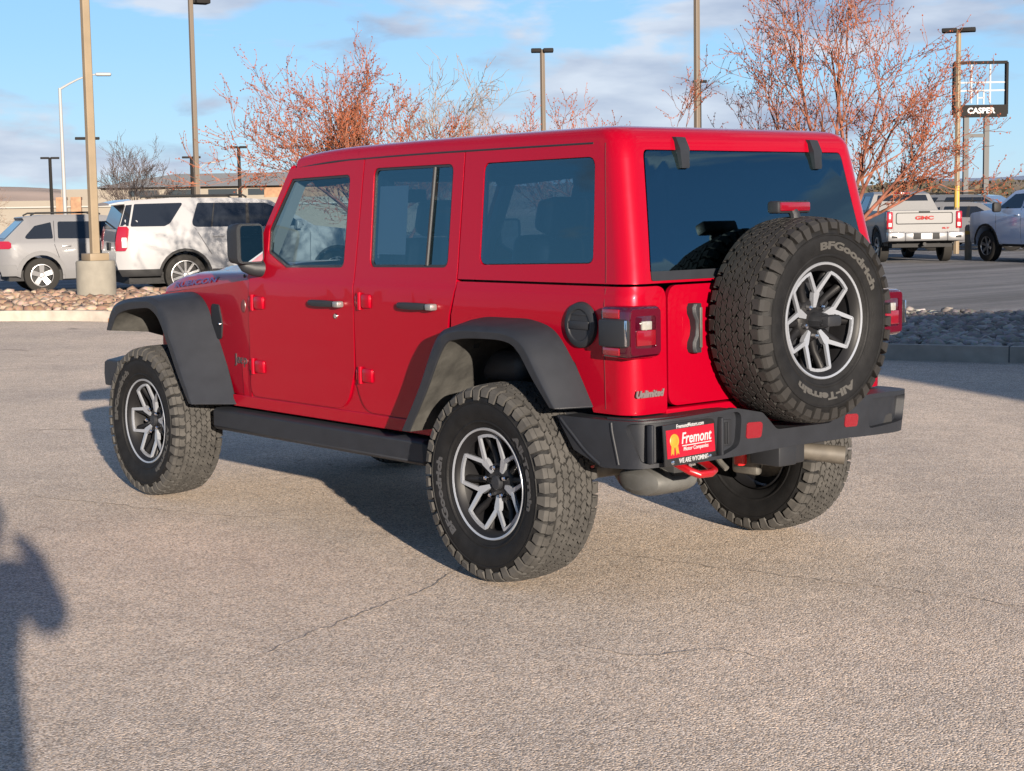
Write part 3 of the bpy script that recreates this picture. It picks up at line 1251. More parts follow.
# front bumper
fbm = MB()
rows = []
for y in frange(-.875, .875, .0875):
    x = 3.68 - .10 * (abs(y) / .86) ** 3
    k = 1 if abs(y) < .7 else 1 - .18 * ((abs(y) - .7) / .16)
    rows.append([(x, y, .63 - .07 * k), (x + .01, y, .64), (x, y, .64 + .085 * k), (x - .03, y, .64 + .10 * k), (x - .17, y, .64 + .10 * k), (x - .17, y, .63 - .07 * k)])
fbm.loft(rows, close_u=True, cap=True)
fbm.build('front_bumper', FLR, JEEP, bevel=.008)


# --- fender flares: lofted through five paths from the body to the wheel housing
def flare(name, paths, mir, n=44):
    P = [spline([q for q in p], n) for p in paths]
    mb = MB()
    rows = [[p[i] for p in P[:4]] for i in range(n)]
    mb.loft(rows)
    # close both legs
    fl = mb.build('fender_flare', FLR, JEEP, smooth=42, mirror=mir)
    sol = fl.modifiers.new('thickness', 'SOLIDIFY')
    sol.thickness = .012
    sol.offset = 0
    bv = fl.modifiers.new('bevel', 'BEVEL')
    bv.width = .004
    bv.segments = 2
    bv.limit_method = 'ANGLE'
    bv.angle_limit = R(42)
    bv.harden_normals = True
    cr = MB()
    cr.tube([(q[0], q[1] + .002, q[2]) for q in P[1]], .0042, 6)
    cr.build('flare_edge', FLR, fl, smooth=60, mirror=mir)
    # liner
    lb = MB()
    rows = [[P[3][i], P[4][i], P[5][i]] for i in range(n)]
    lb.loft(rows)
    o = lb.build('wheel_liner', LINER, JEEP, smooth=60, mirror=mir)
    # cover between the body side and the liner
    cb_ = MB()
    rows = [[(P[0][i][0], P[0][i][1] - .03, P[0][i][2]), P[4][i]] for i in range(n)]
    cb_.loft(rows)
    cb_.build('wheel_arch_lip', DARK, JEEP, smooth=60, mirror=mir)
    return fl


def y_(pts, y):
    return [(x, y, z) for x, z in pts]


A = y_([(.615, .585), (.485, .79), (.345, 1.025), (.20, 1.082), (0, 1.090), (-.15, 1.086), (-.285, 1.045), (-.395, .922), (-.495, .76)], .772)
B = y_([(.580, .585), (.450, .78), (.318, 1.000), (.19, 1.053), (0, 1.062), (-.15, 1.058), (-.268, 1.018), (-.365, .900), (-.462, .763)], .918)
C = y_([(.562, .585), (.432, .775), (.300, .985), (.182, 1.036), (0, 1.045), (-.15, 1.041), (-.255, 1.003), (-.348, .888), (-.447, .763)], .934)
Dp = y_([(.515, .587), (.388, .770), (.262, .965), (.165, 1.005), (0, 1.016), (-.145, 1.012), (-.225, .978), (-.315, .872), (-.418, .765)], .930)
E = y_([(.520, .587), (.420, .80), (.28, .985), (.17, 1.03), (0, 1.04), (-.15, 1.035), (-.25, .995), (-.345, .88), (-.43, .765)], .70)
F = y_([(.515, .45), (.44, .80), (.30, .99), (.17, 1.04), (0, 1.05), (-.15, 1.045), (-.27, 1.0), (-.40, .88), (-.50, .65)], .46)
for mir in (False, True):
    flare('rear', [A, B, C, Dp, E, F], mir)
FX = 3.008
fy = [.60, .60, .615, .64, .675, .70, .715, .735, .765]
A = [(x, y, z) for (x, z), y in zip([(3.435, .905), (3.375, 1.03), (3.22, 1.090), (2.97, 1.112), (2.80, 1.112), (2.665, 1.062), (2.545, .935), (2.40, .73), (2.272, .552)], fy)]
B = y_([(3.405, .90), (3.335, 1.028), (3.185, 1.075), (2.96, 1.094), (2.845, 1.090), (2.73, 1.035), (2.63, .88), (2.53, .72), (2.428, .552)], .918)
C = y_([(3.395, .90), (3.320, 1.012), (3.175, 1.058), (2.96, 1.076), (2.850, 1.072), (2.745, 1.018), (2.648, .87), (2.55, .715), (2.445, .552)], .934)
Dp = y_([(3.355, .90), (3.275, .985), (3.150, 1.022), (2.96, 1.040), (2.870, 1.036), (2.78, .985), (2.685, .85), (2.59, .70), (2.480, .555)], .930)
E = y_([(3.36, .88), (3.28, .99), (3.15, 1.03), (2.96, 1.05), (2.87, 1.04), (2.77, .99), (2.66, .85), (2.57, .70), (2.48, .555)], .70)
F = y_([(3.42, .80), (3.30, 1.0), (3.15, 1.04), (2.96, 1.06), (2.86, 1.05), (2.75, 1.0), (2.62, .85), (2.52, .70), (2.47, .50)], .42)
for mir in (False, True):
    flare('front', [A, B, C, Dp, E, F], mir)
# marker lamps on the front flares
for mir in (False, True):
    ml = MB()
    ml.box((3.385, .90, .945), (.03, .06, .05), bev=.008)
    ml.build('marker_lamp', mat('amber_lens', (.6, .22, .02), .15, coat=1), JEEP, mirror=mir)

# --- underbody
ub = MB()
ub.box((1.75, 0, .50), (2.6, .9, .16), bev=.02)
ub.box((1.3, 0, .62), (2.2, 1.44, .14))
ub.box((-.12, 0, .90), (1.0, .86, .50))
ub.box((3.0, 0, .85), (.75, .78, .40))
for sy in (1, -1):
    ub.box((1.42, sy * .42, .53), (4.1, .09, .13), bev=.01)
ub.build('chassis', DARK, JEEP)
fl_ = MB()
fl_.box((.75, 0, .70), (2.75, 1.46, .04))
fl_.build('cabin_floor', TRIM, JEEP)
for ax in (0.0, FX):
    axm = MB()
    axm.tube([(ax, -.66, .415), (ax, .66, .415)], .045, 16)
    axm.lathe([(0, .14), (.08, .13), (.135, .05), (.145, 0), (.135, -.05), (.08, -.13), (0, -.14)], 24, Matrix.Translation((ax - .02, .05 if ax < 1 else -.2, .42)) @ Matrix.Rotation(R(90), 4, 'Z'))
    axm.build('axle', DARK if ax > 1 else STEEL, JEEP)
for sy in (1, -1):
    shb = MB()
    shb.tube([(-.10, sy * .50, .36), (-.16, sy * .44, .60)], .030, 14)
    shb.tube([(-.16, sy * .44, .60), (-.22, sy * .40, .82)], .022, 12)
    shb.build('shock_absorber', mat('red_shock', (.45, .01, .012), .35), JEEP)
    spm = MB()
    pts = [(.02 + .06 * math.cos(t), sy * .47 + .06 * math.sin(t), .48 + t / (2 * PI) * .05) for t in frange(0, 12 * PI, PI / 5)]
    spm.tube(pts, .009, 6)
    spm.build('coil_spring', DARK, JEEP)
    brk = MB()
    brk.box((-.05, sy * .60, .40), (.16, .05, .22), bev=.02)
    brk.box((-.12, sy * .52, .47), (.07, .08, .13), bev=.015)
    brk.build('axle_bracket', STEEL, JEEP)
# muffler, tail pipe, tow hook, hitch
mf = MB()
rows = []
for y, k in ((.30, .55), (.32, .9), (.36, 1), (.50, 1), (.54, .9), (.56, .55)):
    rows.append([(-.50 + .13 * k * math.cos(a), y, .440 + .062 * k * math.sin(a)) for a in [2 * PI * j / 24 for j in range(24)]])
mf.loft(rows, close_u=True, cap=True)
mf.build('muffler', mat('aluminised_steel', (.085, .085, .082), .55, metal=.3, noise=.25, nscale=9), JEEP)
tp = MB()
tp.tube([(-.30, -.14, .51), (-.52, -.18, .505), (-.66, -.30, .492), (-.78, -.41, .474)], [.026, .030, .036, .040], 20, cap=False)
tp.tube([(-.66, -.30, .492), (-.775, -.405, .475)], [.031, .035], 20, cap=False)
tp.build('tail_pipe', ALU, JEEP)
tk = MB()
tk.tube([(-.70, .60, .57), (-.79, .60, .545), (-.845, .590, .525), (-.865, .565, .512), (-.865, .50, .510), (-.850, .465, .515), (-.79, .450, .535), (-.70, .45, .56)], .0155, 10)
tk.build('tow_hook', mat('red_tow_hook', (.22, .003, .006), .35, coat=.4), JEEP)
ht = MB()
ht.box((-.76, .02, .525), (.16, .11, .085), bev=.008)
ht.box((-.70, -.16, .515), (.05, .12, .11), bev=.01)
ht.box((-.68, 0, .555), (.06, .95, .05), bev=.01)
ht.build('hitch_receiver', BLK, JEEP)
hk = MB()
hk.tube([(-.72, .33, .555), (-.76, .33, .52), (-.79, .33, .50)], .012, 8)
hk.build('wire_plug', STEEL, JEEP)

# --- rear bumper
bpl = [(-.34, .838), (-.50, .842), (-.64, .842), (-.735, .832), (-.800, .795), (-.842, .70), (-.862, .56), (-.870, .40), (-.872, .2), (-.872, 0)]
bpl = bpl + [(x, -y) for x, y in reversed(bpl[:-1])]
BP = spline(bpl, 121)
bl_ = [0.0]
for i in range(1, len(BP)):
    bl_.append(bl_[-1] + math.dist(BP[i], BP[i - 1]))
BMID = bl_[-1] / 2
BXs = [q[0] for q in BP]
BYs = [q[1] for q in BP]


def bpos(s):
    s = s + BMID
    x, y = np.interp(s, bl_, BXs), np.interp(s, bl_, BYs)
    e = .01
    tx = np.interp(s + e, bl_, BXs) - np.interp(s - e, bl_, BXs)
    ty = np.interp(s + e, bl_, BYs) - np.interp(s - e, bl_, BYs)
    k = math.hypot(tx, ty)
    return Vector((x, y, 0)), Vector((ty / k, -tx / k, 0))


# s runs from the left end (-) to the right end (+); outward normal
def bmap(s, z, off):
    q, n = bpos(s)
    if n.x > 0 and abs(q.y) < .6:
        n = -n
    if q.y * n.y < 0 and abs(q.y) > .6:
        n = -n
    lean = .0 if z > .69 else (.69 - z) * .10
    return (q.x + n.x * (off - lean), q.y + n.y * (off - lean), z)


def sy2s(y):
    """arc position of a given y on the rear face"""
    k = int(np.argmin([abs(q[1] - y) if q[0] < -.6 else 9 for q in BP]))
    return bl_[k] - BMID


E0 = -BMID
top = [(E0 + .01, .725), (sy2s(.80), .732), (sy2s(.60), .742), (sy2s(.36), .752, .03), (sy2s(.22), .722, .04), (sy2s(.12), .645, .05), (sy2s(-.20), .640, .05), (sy2s(-.32), .715, .04), (sy2s(-.45), .738, .03), (sy2s(-.60), .738), (sy2s(-.80), .728), (BMID - .01, .725)]
bot = [(BMID - .10, .60, .02), (BMID - .26, .545, .05), (sy2s(-.70), .552), (sy2s(-.3), .565), (sy2s(0), .568), (sy2s(.3), .560), (sy2s(.75), .552), (E0 + .26, .540, .05), (E0 + .10, .595, .02)]
SC = frange(-BMID + .03, BMID - .03, .03)
rec = [(sy2s(.835), .722, .03), (sy2s(.345), .738, .03), (sy2s(.335), .600, .04), (sy2s(.42), .572, .02), (sy2s(.80), .568, .04)]
rec2 = [(sy2s(-.46), .718, .02), (sy2s(-.800), .712, .03), (sy2s(-.790), .60, .04), (sy2s(-.46), .590, .03)]
face = panel(dens(rp(top + bot), .04), [dens(rp(rec), .04), dens(rp(rec2), .04)], bmap, .035, SC, [.57, .6, .64, .69, .72])
BUMP = face.build('rear_bumper', FLR, JEEP, bevel=.009, seg=3)
pan = panel(dens(rp([(sy2s(.85), .735), (sy2s(.33), .748), (sy2s(.32), .56), (sy2s(.85), .556)]), .05), [], lambda s, z, o: bmap(s, z, o - .030), .02, SC)
pan.build('plate_recess', FLR, BUMP)
pan = panel(dens([(sy2s(-.44), .728), (sy2s(-.82), .722), (sy2s(-.82), .58), (sy2s(-.44), .57)], .05), [], lambda s, z, o: bmap(s, z, o - .034), .02, SC)
pan.build('end_recess', FLR, BUMP)
# step pad between the face and the body
st = MB()
rows = []
tl = dens(rp(top), .03)
tl = [q for q in tl if q[1] > .60]
tl = sorted(tl[:len(tl)])
for s in SC:
    zt = float(np.interp(s, [q[0] for q in top], [q[1] for q in top]))
    q, n = bpos(s)
    o = Vector(bmap(s, zt, -.012))
    if abs(q.y) < .70 or q.x < -.70:
        inn = Vector((-.67, max(-.73, min(.73, q.y)), min(zt, .735)))
    else:
        inn = Vector((q.x, math.copysign(.70, q.y), zt))
    rows.append([o, o.lerp(inn, .5) + Vector((0, 0, 0)), inn])
st.loft(rows)
st.build('bumper_step', FLR, BUMP, smooth=40)
# bumper back beam fills the view under the tub
bb = MB()
bb.box((-.74, 0, .60), (.14, 1.40, .07), bev=.01)
bb.build('bumper_beam', DARK, BUMP)
for ya, yb, z0, z1 in ((.298, .208, .622, .690), (-.310, -.392, .610, .668)):
    rf = panel(dens(rp([(sy2s(ya), z1, .012), (sy2s(yb), z1 - .004, .02), (sy2s(yb) - .004, z0, .012), (sy2s(ya), z0 + .003, .012)]), .02), [], lambda s, z, o: bmap(s, z, o + .004), .02)
    rf.build('reflector', REDL2, BUMP, bevel=.003)
for pts_ in ([(E0 + .035, .715), (E0 + .10, .66), (E0 + .17, .60), (E0 + .25, .552)], [(E0 + .33, .722), (E0 + .335, .68), (E0 + .345, .62), (E0 + .355, .560)]):
    rbt = MB()
    rbt.tube([bmap(s, z, .001) for s, z in spline(pts_, 14)], .006, 8)
    rbt.build('bumper_rib', FLR, BUMP, smooth=60)
# ribbed vent plate beside the licence plate
vp = MB()
for k in range(3):
    vp.box((-.842, .385 + k * .013, .655), (.02, .006, .085), bev=.002)
vp.box((-.838, .385, .655), (.012, .055, .105), bev=.004)
vp.build('recess_insert', BLK, BUMP)
for yy in (.425, .775):
    er = MB()
    er.box((-.845 if yy < .6 else -.815, yy, .645), (.03, .014, .150), bev=.005)
    er.build('recess_rib', FLR, BUMP)

# --- dealer plate
PX = -.850
pf = MB()
pf.box((0, 0, 0), (.010, .310, .160), bev=.004)
PLATE = pf.build('licence_plate', mat('plate_frame_black', (.012, .012, .013), .35), BUMP)
PLATE.location = (PX, .600, .640)
PLATE.rotation_euler = (0, R(4), R(5))
pr_ = MB()
pr_.box((-.0052, 0, .0045), (.004, .286, .108))
pr_.build('plate_insert', mat('plate_red', (.25, .002, .012), .4, coat=.3), PLATE)
xd, ud = (0, -1, 0), (0, 0, 1)
text('FremontMotors.com', .022, WHT, PLATE, (-.0062, 0, .0675), xd, ud, 'lettering', .0006, .15, .0003, fit=.165)
text('Fremont', .060, WHT, PLATE, (-.0078, -.030, .018), xd, ud, 'lettering', .0006, .25, .0009, fit=.182)
ul = MB()
ul.box((-.0078, -.034, -.008), (.001, .176, .0035))
ul.build('plate_underline', WHT, PLATE)
text('Motor Companies', .022, WHT, PLATE, (-.0078, -.026, -.021), xd, ud, 'lettering', .0006, .2, .0002, fit=.150)
text('WE ARE WYOMING', .026, WHT, PLATE, (-.0062, -.012, -.0645), xd, ud, 'lettering', .0006, 0, .0004, fit=.175)
rb = MB()
m_gold = mat('ribbon_gold', (.36, .16, .015), .45)
n = 20
Mrb = Matrix.Translation((-.0074, .099, .015)) @ Matrix.Rotation(R(90), 4, 'Z')
rb.lathe([(0, .003), (.016, .003), (.018, .002), (.024, .003), (.027, .001), (.027, 0)], n, Mrb)
for s in (-1, 1):
    rb.prism([(s * .003, -.015), (s * .018, -.012), (s * .024, -.050), (s * .014, -.043), (s * .008, -.052)], Matrix.Translation((-.0072, .099, .012)) @ Matrix(((0, 0, -1, 0), (-1, 0, 0, 0), (0, 1, 0, 0), (0, 0, 0, 1))), .0015)
rb.build('rosette', m_gold, PLATE)
for yy in (.112, -.112):
    pb_ = MB()
    pb_.lathe([(0, .004), (.007, .003), (.009, 0)], 12, Matrix.Translation((-.005, yy, -.066)) @ Matrix.Rotation(R(90), 4, 'Z'))
    pb_.build('plate_bolt', CHR, PLATE)

# --- tail lights
for mir in (False, True):
    t = MB()
    t.box((-.677, .742, 1.066), (.166, .178, .200), bev=.022)
    TL = t.build('tail_light', DREDL, JEEP, smooth=50, mirror=mir)
    # bright ring on the rear face and side strips
    rg_ = MB()
    mp_ = lambda a, b, off: (-.762 - off, a, b)
    panel(rp([(.664, 1.155, .016), (.822, 1.155, .016), (.822, .980, .016), (.664, .980, .016)]), [rp([(.688, 1.128, .012), (.798, 1.128, .012), (.798, 1.006, .012), (.688, 1.006, .012)])], mp_, .012, (), (), rg_)
    rg_.build('lamp_ring', REDL, TL, bevel=.003, mirror=mir)
    il = MB()
    il.box((-.762, .743, 1.045), (.010, .100, .060), bev=.004)
    il.build('brake_lens', REDL2, TL, mirror=mir)
    il = MB()
    il.box((-.764, .743, 1.092), (.012, .052, .034), bev=.004)
    il.box((-.764, .750, 1.092), (.014, .004, .034))
    il.build('reverse_lens', CLRL, TL, mirror=mir)
    il = MB()
    il.box((-.665, .832, 1.137), (.090, .012, .036), bev=.004)
    il.build('side_lens', REDL2, TL, mirror=mir)
    il = MB()
    il.box((-.665, .832, .994), (.090, .012, .030), bev=.004)
    il.build('side_lens', REDL2, TL, mirror=mir)
    il = MB()
    il.box((-.682, .829, 1.065), (.146, .046, .106), bev=.010)
    il.build('lamp_cover', BLK, TL, mirror=mir)
    il = MB()
    il.box((-.759, .846, 1.067), (.006, .010, .098), bev=.002)
    il.build('lamp_cover_highlight', CHR, TL, mirror=mir)  # chrome strip stands in for the silver highlight on the cover's rear edge

# --- fuel filler
fu = MB()
fu.lathe([(0, .012), (.060, .012), (.064, .017), (.078, .018), (.088, .012), (.092, 0), (.092, -.02)], 40, Matrix.Translation((-.442, .783, 1.083)))
FU = fu.build('fuel_cap', BLK, JEEP, smooth=40)
fu = MB()
fu.box((-.442, .796, 1.083), (.118, .012, .034), bev=.005)
fu.box((-.442, .792, 1.125), (.100, .010, .010), bev=.003)
fu.build('cap_grip', BLK, FU)
# --- tailgate handle
th = MB()
rows = []
for z, w in ((.968, .030), (.985, .038), (1.01, .036), (1.035, .022), (1.065, .018), (1.095, .022), (1.12, .036), (1.145, .038), (1.162, .030)):
    rows.append([(-.742, .448 + .006 + w - .02, z), (-.752, .448 + w - .024, z), (-.752, .430, z), (-.742, .424, z), (-.70, .424, z), (-.70, .448 + .006 + w - .02, z)])
th.loft(rows, close_u=True, cap=True)
TH = th.build('gate_handle', BLK, TAILGATE, smooth=30, bevel=.003)
ch = MB()
ch.box((-.757, .440, 1.068), (.010, .014, .160), bev=.004)
ch.build('handle_strip', STEEL, TAILGATE)
text('Unlimited', .036, mat('badge_silver', (.10, .085, .085), .4), JEEP, (-.7135, .680, .822), (0, -1, .0), (0, 0, 1), 'rear_badge', .0025, .25, .002, fit=.150)
# --- side badges
def badge_warp(x, y, z):
    X, Z = 2.215 - x, .792 + y
    return (X, cowl_y(X, Z) + .003 + z, Z)


text('Jeep', .070, mat('badge_grey', (.07, .05, .055), .35, metal=.3), JEEP, (2.215, cowl_y(2.215, .79) + .001, .792), (-1, 0, 0), (0, 0, 1), 'badge', .003, 0, .0003, fit=.15, warp=badge_warp)
for mir in (1, -1):
    bd = MB()
    bd.lathe([(0, .004), (.018, .004), (.020, 0)], 20, Matrix.Translation((2.155, mir * (cowl_y(2.15, 1.07) + .001), 1.072)) @ Matrix.Scale(1.7, 4, (0, 0, 1)) @ (Matrix.Rotation(PI, 4, 'Z') if mir < 0 else Matrix()))
    bd.build('trail_badge', mat('badge_dark_red', (.08, .02, .02), .4), JEEP)
DEC = mat('decal_blue_grey', (.045, .036, .14), .4)


def hood_warp(sign):
    def f(x, y, z):
        X = 2.90 - sign * x
        t = (X - 2.13) / 1.23
        sec = hood_sec(X)
        zz = sec[0][1] + .030 + y * .72
        z0, z1, z2 = sec[0][1], sec[1][1], sec[2][1]
        yy = float(np.interp(zz, [z0, z1, z2, sec[3][1]], [sec[0][0], sec[1][0], sec[2][0], sec[3][0]]))
        return (X, sign * (yy + .006 + z), zz)
    return f


text('RUBICON', .055, DEC, JEEP, (0, 0, 0), (1, 0, 0), (0, 0, 1), 'hood_lettering', .0006, .3, .0012, fit=.64, warp=hood_warp(1))
# --- third brake light on its arm above the spare
tb = MB()
tb.tube([(-.74, 0.02, 1.20), (-.90, .03, 1.36), (-.885, .035, 1.50), (-.86, .035, 1.535)], [.03, .026, .022, .02], 10)
tb.box((-.855, .035, 1.530), (.06, .20, .05), bev=.012)
BL = tb.build('brake_light_arm', BLK, JEEP)
tb = MB()
tb.box((-.885, .035, 1.532), (.016, .175, .036), bev=.006)
tb.build('brake_light_lens', REDL2, BL)
# camera pod & spare carrier
sc_ = MB()
sc_.lathe([(0, .0), (.15, .0), (.16, .02), (.16, .14), (.12, .17)], 32, Matrix.Translation((-.90, -.018, 1.0785)) @ Matrix.Rotation(R(-90), 4, 'Z'))
sc_.box((-.74, -.018, 1.06), (.06, .50, .40), bev=.02)
sc_.box((-.73, -.40, 1.06), (.05, .40, .08), bev=.02)
sc_.build('spare_carrier', BLK, TAILGATE)
# tailgate hinges, right side
for z in (.90, 1.16):
    hg = MB()
    hg.box((-.735, -.55, z), (.04, .18, .075), bev=.012)
    hg.tube([(-.742, -.592, z - .045), (-.742, -.592, z + .045)], .015, 10)
    hg.build('gate_hinge', RED, TAILGATE)

# --- mirrors
for mir in (False, True):
    mm = MB()
    rows = []
    for x, k in ((2.085, .55), (2.075, .80), (2.05, .95), (2.0, 1.0), (1.965, 1.0), (1.955, .97)):
        o = rp([(-.5, -.5, .18), (.5, -.5, .18), (.5, .5, .18), (-.5, .5, .18)], 6)
        rows.append([(x, .842 + a * .158 * k, 1.392 + b * .203 * k) for a, b in o])
    mm.loft(rows, close_u=True, cap=True)
    MM = mm.build('side_mirror', BLK, JEEP, smooth=40, mirror=mir)
    gm_ = MB()
    o = rp([(-.5, -.5, .12), (.5, -.5, .12), (.5, .5, .12), (-.5, .5, .12)], 6)
    gm_.add([(1.953, .836 + a * .125, 1.392 + b * .178) for a, b in o], [tuple(range(len(o)))])
    gm_.build('mirror_glass', mat('mirror_glass', (.30, .36, .42), .02, metal=1.0), MM, smooth=0, mirror=mir)
    ar = MB()
    ar.tube([(1.98, .745, 1.262), (2.0, .80, 1.268), (2.015, .84, 1.282), (2.02, .855, 1.305)], [.045, .040, .034, .03], 12)
    ar.build('mirror_arm', BLK, MM, mirror=mir)

# --- antenna (passenger side) and wiper
an = MB()
an.tube([(2.25, -.70, 1.22), (2.22, -.70, 1.95)], .003, 6)
an.build('antenna', SEAL, JEEP)

# --- cabin
def seat(x, y, bench=False):
    w = .50 if not bench else 1.20
    s = MB()
    s.box((x + .05, y, .86), (.50, w, .14), bev=.05)
    rot = Matrix.Rotation(R(-14), 3, 'Y')
    s.box((x - .20, y, 1.13), (.13, w * .94, .58), rot, bev=.05)
    S_ = s.build('seat', SEATM, JEEP, smooth=50)
    ys = [y] if not bench else [-.40, .0, .40]
    for yy in ys:
        hs_ = MB()
        hs_.box((x - .30, yy, 1.505), (.10, .26, .17), rot, bev=.04)
        for k in (-.05, .05):
            hs_.tube([(x - .275, yy + k, 1.36), (x - .295, yy + k, 1.46)], .007, 6)
        hs_.build('headrest', SEATM, S_, smooth=50)


seat(1.30, .37)
seat(1.30, -.37)
seat(.36, 0, True)
ds = MB()
rows = []
for y in frange(-.68, .68, .17):
    rows.append([(2.06, y, 1.235), (1.90, y, 1.26), (1.78, y, 1.235), (1.74, y, 1.15), (1.80, y, .95), (2.06, y, .90)])
ds.loft(rows, close_u=True, cap=True)
DS = ds.build('dashboard', TRIM, JEEP, smooth=50)
sw = MB()
Ms = Matrix.Translation((1.66, .37, 1.20)) @ Matrix.Rotation(R(65), 4, 'Y')
sw.tube([Ms @ Vector((.185 * math.cos(a), .185 * math.sin(a), 0)) for a in [2 * PI * j / 32 for j in range(32)]], .016, 10, closed=True)
for a in (0, 2.1, 4.2):
    sw.tube([Ms @ Vector((0, 0, -.01)), Ms @ Vector((.18 * math.cos(a), .18 * math.sin(a), 0))], .016, 8)
sw.tube([(1.66, .37, 1.20), (1.80, .37, 1.13)], .05, 12)
sw.build('steering_wheel', TRIM, JEEP, smooth=50)
rbm = MB()
for sy in (1, -1):
    rbm.tube([(1.13, sy * .60, .80), (1.12, sy * .605, 1.60), (1.08, sy * .60, 1.73), (.4, sy * .58, 1.75), (-.30, sy * .58, 1.73), (-.48, sy * .59, 1.60), (-.54, sy * .62, .95)], .034, 10)
    rbm.tube([(1.12, sy * .60, 1.73), (1.72, sy * .58, 1.70)], .034, 10)
for x in (1.12, -.36):
    rbm.tube([(x, -.60, 1.74), (x, .60, 1.74)], .034, 10)
rbm.build('roll_bar', TRIM, JEEP, smooth=60)
hl_ = MB()
hl_.box((.6, 0, 1.80), (2.1, 1.22, .02))
hl_.build('headliner', GREYM, JEEP)
rvm = MB()
rvm.box((1.76, 0, 1.62), (.03, .22, .07), bev=.012)
rvm.build('rear_view_mirror', TRIM, JEEP)
# paper hanging inside the rear door glass (window sticker)
ws = MB()
ws.add([(1.02, .700, 1.655), (.80, .700, 1.655), (.80, .728, 1.345), (1.02, .728, 1.345)], [(0, 1, 2, 3)])
ws.build('window_sticker', mat('sticker_paper', (.65, .67, .70), .7), JEEP, smooth=0)


# --- wheels -------------------------------------------------------------
TR = .415          # tyre radius
NP = 44            # tread pitches


def tyre_obj():
    carc = MB()
    prof = [(.215, -.10), (.222, -.112), (.24, -.118), (.285, -.140), (.325, -.145), (.352, -.141), (.366, -.132), (.390, -.114), (.399, -.08), (.400, 0),
            (.399, .08), (.390, .114), (.366, .132), (.352, .141), (.325, .145), (.285, .140), (.24, .118), (.222, .112), (.215, .10)]
    carc.lathe(prof, 96)
    for s in (-1, 1):
        # rim-guard rib and lettering band edges
        carc.lathe([(.252, s * .122), (.256, s * .131), (.262, s * .133), (.266, s * .131)], 96)
        carc.lathe([(.338, s * .1435), (.340, s * .1465), (.344, s * .1465), (.346, s * .143)], 96)
    return carc


def tread_blocks():
    t = MB()
    da = 2 * PI / NP

    def rad(w):
        a = abs(w)
        return TR - .010 * (a / .125) ** 2.2 if a < .127 else TR - .010

    def block(poly, base=.396, drop=0.0):
        """poly in (angle in pitches, w) -> raised block with slightly sloped walls"""
        cx = sum(p[0] for p in poly) / len(poly)
        cy = sum(p[1] for p in poly) / len(poly)
        top_, bot_ = [], []
        for a, w in poly:
            r = rad(w) - drop
            a2, w2 = cx + (a - cx) * 0.975, cy + (w - cy) * 0.965
            top_.append((r * math.cos(a2 * da), w2, r * math.sin(a2 * da)))
            bot_.append((base * math.cos(a * da), w, base * math.sin(a * da)))
        n = len(poly)
        t.add(top_ + bot_, [tuple(range(n))] + [(i, i + n, (i + 1) % n + n, (i + 1) % n) for i in range(n)])

    # interlocking zig-zag blocks: six rows between these edges
    edges = [-.092, -.062, -.031, 0.0, .031, .062, .092]
    phase_ = [.15, .60, .05, .55, .0, .45]
    GA, GW = .055, .0027

    def edge_w(i, a):
        if i in (0, 6):
            return edges[i]
        f = (a * 2 + .5 * (i % 2)) % 1.0
        return edges[i] + .0068 * (4 * abs(f - .5) - 1)

    hook = [(0, 0), (.30, .10), (.42, -.07), (.70, .02), (1, .12)]
    rnd = random.Random(5)
    for k in range(NP):
        o = k
        for r_ in range(6):
            a0 = o + phase_[r_] + rnd.uniform(-.04, .04)
            sg_ = 1 if r_ % 2 else -1
            low = [(a0 + GA + t * (1 - 2 * GA)) for t in (0, .25, .5, .75, 1)]
            poly = [(a, edge_w(r_, a) + GW) for a in low]
            hi_ = [(a + sg_ * .12, edge_w(r_ + 1, a + sg_ * .12) - GW) for a in low]
            e1 = [(low[-1] + sg_ * hk, edge_w(r_, low[-1]) + GW + (hi_[-1][1] - edge_w(r_, low[-1]) - GW) * t) for t, hk in hook[1:-1]]
            e0 = [(low[0] + sg_ * hk, edge_w(r_, low[0]) + GW + (hi_[0][1] - edge_w(r_, low[0]) - GW) * t) for t, hk in hook[1:-1]]
            block(poly + e1 + list(reversed(hi_)) + list(reversed(e0)))
        # shoulder blocks that run over the edge on to the sidewall, alternating long and short
        for s, ph in ((1, .0), (-1, .5)):
            g = .09
            w0 = .095
            a0 = o + ph
            e = .138 if k % 2 == 0 else .131
            block([(a0 + .06, s * w0), (a0 + .34, s * (w0 + .004)), (a0 + .62, s * (w0 - .004)), (a0 + .88 - g, s * w0), (a0 + .92 - g, s * .110), (a0 + .86 - g, s * .126), (a0 + .08, s * .126), (a0 + .14, s * .108)])
            # sidewall lug
            r0, r1 = TR - .012, .350 if k % 2 == 0 else .366
            for (u0, u1) in ((.05, .74 if k % 2 == 0 else .80),):
                pts = []
                for a, r, w in ((u0, r0, .1275), (u1, r0, .1275), (u1 + .03, .392, .1420), (u1 - .06, r1, .1490), (u0 + .06, r1, .1490), (u0 - .03, .392, .1420)):
                    aa = (a0 + a) * da
                    pts.append((r * math.cos(aa), s * w, r * math.sin(aa)))
                inn = []
                for a, r, w in ((u0 - .02, r0 - .02, .105), (u1 + .02, r0 - .02, .105), (u1 + .05, .385, .112), (u1 - .04, r1 - .004, .136), (u0 + .04, r1 - .004, .136), (u0 - .05, .385, .112)):
                    aa = (a0 + a) * da
                    inn.append((r * math.cos(aa), s * w, r * math.sin(aa)))
                t.add(pts + inn, [(0, 1, 2, 5), (5, 2, 3, 4)] + [(i, i + 6, (i + 1) % 6 + 6, (i + 1) % 6) for i in range(6)])
    return t


def wheel(loc, rot, phase, name, clean=False):
    W_ = None
    t = tyre_obj().build('wheel', RUB, None, smooth=50)
    return t


